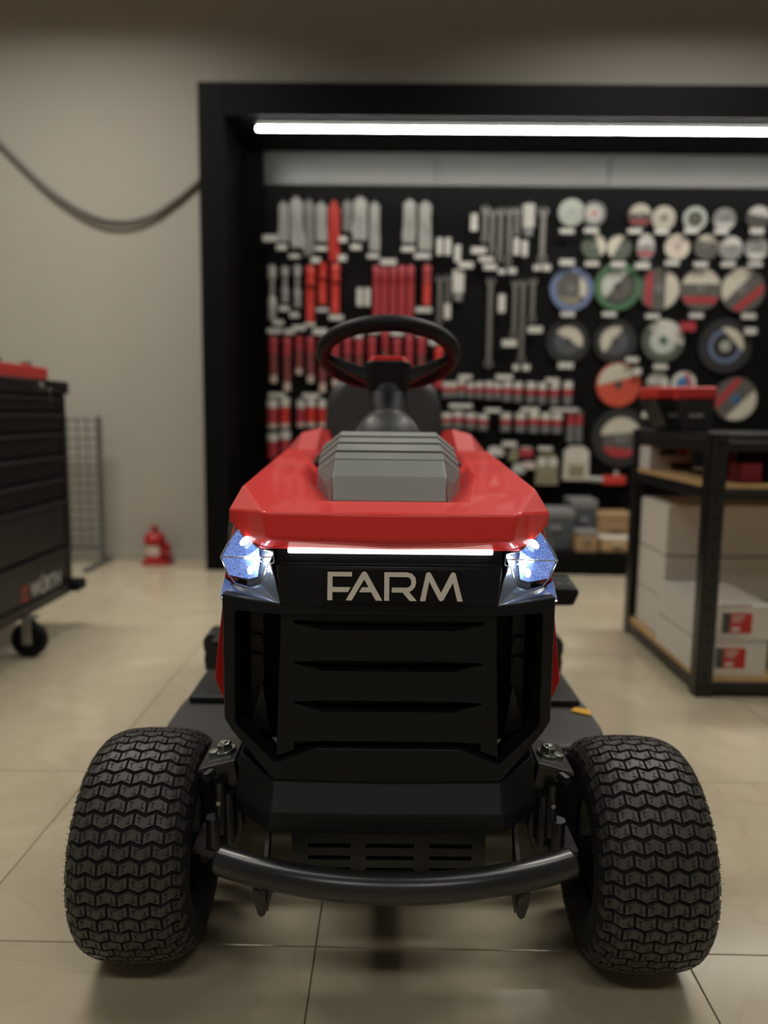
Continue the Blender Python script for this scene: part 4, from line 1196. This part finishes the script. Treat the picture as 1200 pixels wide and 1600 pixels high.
T10 = [(887,491,28,11),(952,491,28,11),(1020,494,28,11),(1088,493,28,11),(1170,494,28,12)]
for q, t in enumerate(T10): price_tag(*t, ORD[q] + ' price tag under the large disc row', 'price tags under the large disc row')
T11 = [(884,571,30,13),(988,562,26,12),(996,580,18,14),(1032,573,28,12),(1173,517,25,14),(1013,648,26,13),(1111,621,13,12)]
LB11 = ['price tag under the first dark disc','price tag under the second dark disc','price tag touching the orange red disc','price tag under the grey green disc','price tag beside the largest dark disc',
        'price tag above the black rack','round white tag beside the red topped tool case']
for t, lb in zip(T11, LB11): price_tag(*t, lb, 'price tags of the lower discs')
pt_ = price_tag(1075, 510, 30, 18, 'pink red price tag above the blue ringed disc', 'price tags of the lower discs')
pt_.data = pt_.data.copy(); pt_.data.materials[0] = M['redpack']

# goods standing on the plinth
def plinth_box(name, x0, x1, y1, hpx, D, m, lid, label, cat='case', depth=.22):
    a, b = at(x0, y1, D), at(x1, y1, D); w = b.x-a.x; h_ = hpx*D/1190
    th = thing(name, label, cat, ((a.x+b.x)/2, D+depth/2, .1225), 0, 'goods on the plinth')
    mb = MB(); mb.box((-w/2, -depth/2, 0), (w/2, depth/2, h_*.82)); mb.build('body', m, th, bevel=.006)
    mb = MB(); mb.box((-w/2-.002, -depth/2-.002, h_*.82), (w/2+.002, depth/2, h_)); mb.build('lid', lid, th, bevel=.005)
    mb = MB(); mb.box((-w*.15, -depth/2-.012, h_*.5), (w*.15, -depth/2-.0005, h_*.62)); mb.build('latch', lid, th)
    return th
plinth_box('storage_case', 836, 896, 862, 62, 4.30, 'case_blue', 'case_top', 'dark grey case with a lighter lid beside the headlight')
plinth_box('storage_case', 900, 934, 862, 34, 4.22, 'cardboard', 'case_top', 'low brown box with grey lid on the plinth in front', depth=.12)
plinth_box('storage_case', 890, 930, 862, 72, 4.45, 'case_blue', 'case_top', 'tall dark case standing behind the low brown box', depth=.2)
plinth_box('storage_case', 938, 990, 862, 22, 4.24, 'wood', 'cream', 'flat tan box on the plinth beside the rack', depth=.14)
plinth_box('storage_case', 932, 990, 862, 52, 4.42, 'cardboard', 'cardboard', 'brown cardboard box behind the flat tan box', depth=.2)

# ------------------------------------------------------------------ black shelf rack and its cartons
RX0, RX1, RY0, RY1, RH = .957, 2.15, 2.335, 3.10, .826
rack = thing('shelf_rack', 'low black steel rack with chipboard shelves full of white cartons', 'rack', ((RX0+RX1)/2, (RY0+RY1)/2, 0))
RO = Vector(((RX0+RX1)/2, (RY0+RY1)/2, 0))
def rb_(mb, lo, hi): return mb.box(Vector(lo)-RO, Vector(hi)-RO)
pw = .052
for x in (RX0, RX1-pw):
    for y in (RY0, RY1-pw):
        mb = MB(); t = .004
        fx = x if x == RX0 else x+pw-t; fy = y if y == RY0 else y+pw-t
        rb_(mb, (x, fy, .0), (x+pw, fy+t, RH)); rb_(mb, (fx, y, 0), (fx+t, y+pw, RH))
        po = mb.build('post', 'steel_black', rack, bevel=.001)
        mb = MB()
        for q in range(14):
            zz = .07+.055*q
            mb.cyl(Vector((x+pw*.5, fy-.0003 if y == RY0 else fy+t+.0003, zz))-RO, Vector((x+pw*.5, fy+.001, zz))-RO, .006, n=8)
        tag(mb.build('slot_hole_shade', 'dark', po), kind='stuff')  # flat black discs stand for the shade inside the post holes
for i, z in enumerate((.055, .665, .815)):
    hb = .042
    for y in (RY0+.004, RY1-.034):
        mb = MB(); rb_(mb, (RX0+.006, y, z-hb), (RX1-.006, y+.03, z-.006)); rb_(mb, (RX0+.006, y-.004, z-hb*.55), (RX1-.006, y+.01, z-hb*.35)); mb.build('beam', 'steel_black', rack, bevel=.003)
    for x in (RX0+.004, RX1-.034):
        mb = MB(); rb_(mb, (x, RY0+.006, z-hb), (x+.03, RY1-.006, z-.006)); mb.build('beam', 'steel_black', rack, bevel=.003)
    mb = MB(); rb_(mb, (RX0+.010, RY0+.010, z-.006), (RX1-.010, RY1-.010, z+.008)); mb.build('shelf_board', 'wood' if i < 2 else 'steel_black', rack)
def carton(lo, hi, label, group=None, m='offwhite', label_px=None, printed=False, name='carton', cat='carton'):
    lo, hi = Vector(lo), Vector(hi); c = Vector(((lo.x+hi.x)/2, (lo.y+hi.y)/2, lo.z)); s = hi-lo
    th = thing(name, label, cat, c, 0, group)
    w, d, h_ = s.x/2, s.y/2, s.z
    mb = MB(); mb.box((-w, -d, 0), (w, d, h_-.002)); mb.build('box', m, th, bevel=.003, seg=1)
    mb = MB()
    for x0, x1 in ((-w+.001, -.0006), (.0006, w-.001)): mb.box((x0, -d+.001, h_-.002), (x1, d-.001, h_))
    tag(mb.build('flaps', m, th), kind='stuff')
    if printed:
        lx, lz = printed
        y = -d-.0008
        mb = MB(); mb.box((lx-.047, y, lz-.033), (lx-.022, -d+.001, lz+.033)); mb.build('label_picture', 'labeldark', th)
        mb = MB(); mb.box((lx-.022, y, lz-.033), (lx+.047, -d+.001, lz+.033)); lb = mb.build('label', 'labelred', th)
        for (x0, x1, z0, z1) in ((-.016,.022,.016,.024),(-.016,.014,.004,.010),(-.016,.010,-.028,-.012)):
            mb = MB(); mb.box((lx+x0, y-.0004, lz+z0), (lx+x1, y+.0004, lz+z1)); mb.build('print', 'print', lb)
        mb = MB(); mb.box((lx-.055, y, lz+.054), (lx-.010, -d+.001, lz+.061)); mb.box((lx-.008, y, lz+.050), (lx+.045, -d+.001, lz+.061)); 
        tag(mb.build('lettering', 'print', th), kind='stuff')
    return th
# two printed cartons at the front
SZ = .063
carton((.966, 2.36, SZ), (1.185, 2.74, SZ+.1055), 'white carton with a red label, lower of the two at the front of the rack', 'printed cartons', printed=(-.005, .058))
carton((.966, 2.375, SZ+.1095), (1.205, 2.745, SZ+.222), 'white carton with a red label, upper of the two at the front of the rack', 'printed cartons', printed=(.005, .058))
carton((1.23, 2.40, SZ), (1.47, 2.74, SZ+.108), 'white carton beside the two red labelled ones on the low shelf', 'printed cartons')
# stack of plain cartons behind them
hs = [(.0, .1475), (.1515, .3090), (.3135, .497)]
NAMES = ('lowest', 'middle', 'topmost')
for q, (z0, z1) in enumerate(hs):
    carton((.990, 2.755, SZ+z0), (1.40, 3.055, SZ+z1), NAMES[q] + ' plain white carton of the stack at the open end of the rack', 'plain cartons stacked on the low shelf')
    carton((1.405, 2.755, SZ+z0), (1.80, 3.055, SZ+z1), NAMES[q] + ' plain white carton of the second stack on the low shelf', 'plain cartons stacked on the low shelf')
# goods on the middle shelf
MZ = .6735
a = carton((.972, 2.93, MZ), (1.135, 3.065, MZ+.090), 'white and black printed box at the back of the middle shelf', 'boxes on the middle shelf', m='white', name='tool_box', cat='box')
mb = MB(); mb.box((-.045, -.0687, .055), (.02, -.0665, .082)); mb.build('print', 'labeldark', a); mb = MB(); mb.box((.025, -.0687, .055), (.055, -.0665, .084)); mb.build('print', 'redpack', a)
mb = MB(); mb.box((.0, -.0687, .005), (.083, -.0665, .03)); mb.build('print', 'labeldark', a)
carton((1.09, 2.60, MZ), (1.15, 2.70, MZ+.10), 'dark red box beside the front post on the middle shelf', 'boxes on the middle shelf', m='darkred', name='tool_box', cat='box')
carton((1.072, 2.38, MZ), (1.138, 2.47, MZ+.062), 'low dark red box right of the front post', 'boxes on the middle shelf', m='darkred', name='tool_box', cat='box')
bk = carton((1.165, 2.42, MZ), (1.52, 2.62, MZ+.118), 'black box with pale lettering on the middle shelf', 'boxes on the middle shelf', m='dark', name='tool_box', cat='box')
for x0, x1, z0, z1 in ((-.13, -.045, .085, .095), (-.135, -.06, .070, .080), (-.11, -.03, .05, .056), (-.115, .06, .010, .030)):
    mb = MB(); mb.box((x0, -.1008, z0), (x1, -.099, z1)); mb.build('print', 'logo_white' if z0 < .06 else 'case_top', bk)
# two red topped tool cases on the rack
for q, (px, lean, lb) in enumerate(((1031, 14, 'black tool case with a red top on the rack, beside the orange red disc'), (1082, -14, 'black tool case with a darker red top on the rack, beside its post'))):
    yy = (2.86, 2.70)[q]; p = at(px, 672, yy)
    th = thing('tool_case', lb, 'tool case', (p.x, yy, .8235), math.radians(lean), 'red topped tool cases on the rack')
    sh = (-.035, .0)[q]
    mb = MB()
    b_ = [(-.030-sh,-.05,0),(.050-sh,-.05,0),(.050-sh,.05,0),(-.030-sh,.05,0)]; t_ = [(-.062,-.055,.112),(.062,-.055,.112),(.062,.055,.112),(-.062,.055,.112)]
    mb.add(b_+t_, [(3,2,1,0),(4,5,6,7),(0,1,5,4),(1,2,6,5),(2,3,7,6),(3,0,4,7)]); mb.build('body', 'steel_black', th, bevel=.006)
    lw, z0_ = ((.058, .114), (.064, .110))[q]
    mb = MB(); mb.box((-lw, -.06, z0_), (lw, .06, z0_+.043)); mb.build('lid', ('redtool', 'labelred')[q], th, bevel=.008)
    mb = MB(); mb.box((-.02-sh*.4, -.058, .05), (.025-sh*.4, -.052, .062)); mb.build('label', 'case_top', th)

# ------------------------------------------------------------------ roller cabinet
CXF, CY1 = -1.345, 3.42         # drawer face, far end
CY0 = CY1-1.05
far = at(103, 605, 3.02)
CXF = -1.300; CY1 = 3.05; CY0 = 2.02; CD = .47; CZ0, CZ1 = .185, .985
cab = thing('roller_cabinet', 'black roller tool cabinet with drawers on casters by the wall', 'tool cabinet', (CXF-CD/2, (CY0+CY1)/2, 0))
CO = Vector((CXF-CD/2, (CY0+CY1)/2, 0))
def cb(mb, lo, hi, mi=0): return mb.box(Vector(lo)-CO, Vector(hi)-CO, mi)
mb = MB(); cb(mb, (CXF-CD, CY0, CZ0), (CXF-.022, CY1, CZ1)); mb.build('body', 'cabinet', cab, bevel=.004)
mb = MB(); cb(mb, (CXF-.024, CY1-.035, CZ0), (CXF, CY1, CZ1-.05)); mb.build('corner_post', 'cabinet', cab, bevel=.004)
mb = MB(); cb(mb, (CXF-.024, CY0, CZ0), (CXF, CY0+.035, CZ1-.05)); mb.build('corner_post', 'cabinet', cab, bevel=.004)
mb = MB(); cb(mb, (CXF-CD-.005, CY0-.01, CZ1-.05), (CXF+.012, CY1+.012, CZ1)); mb.build('top_tray', 'cabinet', cab, bevel=.006)
zl = [.905, .845, .765, .69, .615, .54, .355, .19]
dz = [(.188, .335), (.345, .525), (.535, .612), (.622, .70), (.71, .788), (.798, .862), (.872, .925)]
for q, (z0, z1) in enumerate(dz):
    mb = MB(); cb(mb, (CXF-.024, CY0+.038, z0), (CXF-.004, CY1-.038, z1)); dr = mb.build('drawer', 'cab_light' if q < 2 else 'cabinet', cab, bevel=.003)
    mb = MB(); cb(mb, (CXF-.010, CY0+.05, z1-.016), (CXF+.010, CY1-.05, z1-.003)); mb.build('pull_strip', 'cab_light', dr, bevel=.003)
    if q == 0: low_drawer = dr
mb = MB(); mb.cyl(Vector((CXF+.011, 2.82, .957))-CO, Vector((CXF+.020, 2.82, .957))-CO, .016, n=16); lk = mb.build('lock', 'zinc', cab, smooth=40)
mb = MB(); cb(mb, (CXF+.018, 2.868, .90), (CXF+.022, 2.876, .94)); mb.cyl(Vector((CXF+.018, 2.872, .945))-CO, Vector((CXF+.022, 2.872, .945))-CO, .010, n=12); mb.build('key', 'zinc', lk)
# base skid with rubber corners
mb = MB(); cb(mb, (CXF-CD-.005, CY0-.01, .146), (CXF+.008, CY1+.01, CZ0)); mb.build('base', 'cab_light', cab, bevel=.005)
for y in (CY0-.03, CY1-.05):
    mb = MB(); cb(mb, (CXF-.10, y, .150), (CXF+.045, y+.085, .195)); mb.build('corner_bumper', 'dark', cab, bevel=.012, seg=3)
for y in (CY0+.14, 2.64):
    for x in (CXF+.012, CXF-CD+.05):
        c = Vector((x, y, .0635))-CO
        mb = MB(); mb.lathe([(.018,-.017),(.057,-.017),(.0635,-.010),(.0635,.010),(.057,.017),(.018,.017)], c, 'Y', n=28, closed=True); cw = mb.build('caster_wheel', 'dark', cab, smooth=40)
        mb = MB(); mb.box(c+Vector((-.017,.019,-.016)), c+Vector((.017,.024,.082))); mb.box(c+Vector((-.017,-.024,-.016)), c+Vector((.017,-.019,.082))); mb.box(c+Vector((-.032,-.03,.078)), c+Vector((.032,.03,.0825)))
        mb.cyl(c+Vector((0,-.027,0)), c+Vector((0,.027,0)), .012, n=12)
        mb.build('caster_fork', 'caster', cw, bevel=.002)
# lettering on the lowest drawer
fc = bpy.data.curves.new('lettering', 'FONT'); fc.body = 'W\u00dcRTH'; fc.size = .078; fc.extrude = .0006; fc.offset = .0016
fo = bpy.data.objects.new('lettering', fc); COL.objects.link(fo)
bpy.context.view_layer.update()
dg = bpy.context.evaluated_depsgraph_get()
tm = bpy.data.meshes.new_from_object(fo.evaluated_get(dg)); bpy.data.objects.remove(fo)
tm.materials.clear(); tm.materials.append(M['logo_white'])
to = bpy.data.objects.new('lettering', tm); COL.objects.link(to); to.parent = low_drawer
to.rotation_euler = (PI/2, 0, PI/2); to.location = Vector((CXF-.0035, 2.700, .196))-CO
wid = max(v.co.x for v in tm.vertices); to.scale = (.245/wid, 1.0, 1.0)
mb = MB()
for z0 in (.194, .228):
    mb.prism([(2.625,z0),(2.680,z0),(2.680,z0+.030),(2.664,z0+.018),(2.6525,z0+.030),(2.641,z0+.018),(2.625,z0+.030)], lambda p: Vector((CXF-.0045, p[0], p[1]))-CO, lambda p: Vector((CXF-.0032, p[0], p[1]))-CO)
tag(mb.build('emblem', 'logo_red', low_drawer), 'small dull red emblem')
# red tray on top with a few tools
p = thing('tool_tray', 'red plastic tool tray on top of the roller cabinet', 'tray', (CXF-.16, 2.45, CZ1+.0005))
mb = MB(); w, d_, h_ = .15, .475, .045
mb.box((-w, -d_, 0), (w, d_, .006)); mb.box((-w, -d_, .006), (-w+.008, d_, h_)); mb.box((w-.008, -d_, .006), (w, d_, h_)); mb.box((-w+.008, -d_, .006), (w-.008, -d_+.008, h_)); mb.box((-w+.008, d_-.008, .006), (w-.008, d_, h_))
mb.build('tray', 'salmon', p, bevel=.002)
for q, (yy, lb) in enumerate(((2.62, 'steel socket lying near the middle of the red tray'), (2.84, 'steel socket lying near the far end of the red tray'))):
    s_ = thing('socket', lb, 'socket', (CXF-.05, yy, CZ1+.007), 0, 'sockets in the red tray')
    mb = MB(); mb.lathe([(.010,0),(.016,0),(.016,.026),(.019,.030),(.019,.056),(.012,.056),(.012,.03),(.010,.03)], (0,0,0), 'Z', n=18, closed=True); mb.build('body', 'zinc', s_, smooth=40)

# ------------------------------------------------------------------ wire grid stand
gx0, gx1, gy = at(90, 860, 4.33).x, at(161, 860, 4.33).x, 4.33
grid = thing('wire_grid_stand', 'grey wire grid display stand against the wall behind the cabinet', 'stand', ((gx0+gx1)/2, gy, 0))
GO = Vector(((gx0+gx1)/2, gy, 0))
gz1 = at(150, 651, gy).z
for x in (gx0-.25, gx1):
    mb = MB(); mb.cyl(Vector((x, gy, 0))-GO, Vector((x, gy, gz1))-GO, .016, n=12); mb.build('upright', 'mesh', grid, smooth=40)
for q in range(15):
    z = .10+q*(gz1-.12)/14
    mb = MB(); mb.cyl(Vector((gx0-.25, gy, z))-GO, Vector((gx1, gy, z))-GO, .0055, n=6); mb.build('wire', 'mesh', grid)
for q in range(9):
    x = gx1-.01-(q+1)*.055
    mb = MB(); mb.cyl(Vector((x, gy-.006, .09))-GO, Vector((x, gy-.006, gz1))-GO, .0042, n=6); mb.build('wire', 'mesh', grid)
mb = MB(); mb.box(Vector((gx1-.016, gy-.26, 0))-GO, Vector((gx1+.016, gy+.10, .022))-GO); mb.build('foot', 'mesh', grid, bevel=.003)
mb = MB(); mb.box(Vector((gx0-.266, gy-.26, 0))-GO, Vector((gx0-.234, gy+.10, .022))-GO); mb.build('foot', 'mesh', grid, bevel=.003)
mb = MB(); mb.box(Vector((gx0-.25, gy-.012, .085))-GO, Vector((gx1, gy+.012, .11))-GO); mb.build('cross_bar', 'mesh', grid, bevel=.003)

# ------------------------------------------------------------------ red bottle jack
j0 = on_floor(239, 884)
jk = thing('bottle_jack', 'red hydraulic bottle jack standing on the floor by the wall', 'jack', (j0.x, j0.y+.06, 0))
mb = MB(); mb.box((-.068, -.06, 0), (.092, .06, .022)); mb.build('base', 'jack', jk, bevel=.005)
mb = MB(); mb.lathe([(.0,.022),(.058,.022),(.058,.04),(.054,.045),(.054,.125),(.062,.130),(.062,.150),(.050,.175),(.03,.185),(.0,.185)], (-.005, 0, 0), 'Z', n=28); mb.build('cylinder', 'jack', jk, smooth=40)
mb = MB(); mb.cyl((-.005, 0, .185), (-.005, 0, .205), .016, n=16); mb.cyl((-.005, 0, .205), (-.005, 0, .222), .024, n=16); mb.build('ram_head', 'jack', jk, smooth=40)
mb = MB(); mb.lathe([(.0548,.055),(.0548,.112)], (-.005, 0, 0), 'Z', n=12, a0=-PI*.95, a1=-PI*.25); mb.build('label', 'print', jk, smooth=60)
mb = MB(); mb.cyl((.068, -.01, .02), (.068, -.01, .110), .024, n=18); mb.cyl((.068, -.01, .110), (.068, -.01, .125), .016, n=14); mb.build('pump', 'jack', jk, smooth=40)
mb = MB(); mb.cyl((.055, -.045, .07), (.10, -.045, .07), .011, n=12); mb.build('handle_socket', 'darkred', jk, smooth=40)

# ------------------------------------------------------------------ cables looped along the wall
def sag(px, dz=0.0, off=0.0):
    P0 = [(-330,70),(-250,78),(-170,100),(-100,140),(-45,184),(0,224),(40,263),(80,299),(120,326),(150,340),(175,346),(205,346),(240,335),(270,315),(290,300),(322,272)]
    out = []
    for x, y in P0:
        v_ = at(x+px, y, YB-.012); out.append(Vector((v_.x, YB-.012-off, v_.z-dz*(1-abs(x-160)/220))))
    # smooth the hand-placed points
    res = []
    for q in range(len(out)-1):
        p0, p1, p2, p3 = out[max(q-1, 0)], out[q], out[q+1], out[min(q+2, len(out)-1)]
        for k_ in range(5):
            t = k_/5
            res.append(.5*((2*p1)+(p2-p0)*t+(2*p0-5*p1+4*p2-p3)*t*t+(3*p1-p0-3*p2+p3)*t**3))
    return res + [out[-1]]
for (dz_, off, lb) in ((0, 0, 'upper grey cable sagging across the wall into the display frame'), (.028, .010, 'lower grey cable sagging just below the other on the wall')):
    mb = MB(); mb.tube(sag(0, dz_, off), .0085, n=8)
    tag(mb.build('wall_cable', 'cable', smooth=60), lb, 'cable', 'cables on the wall')
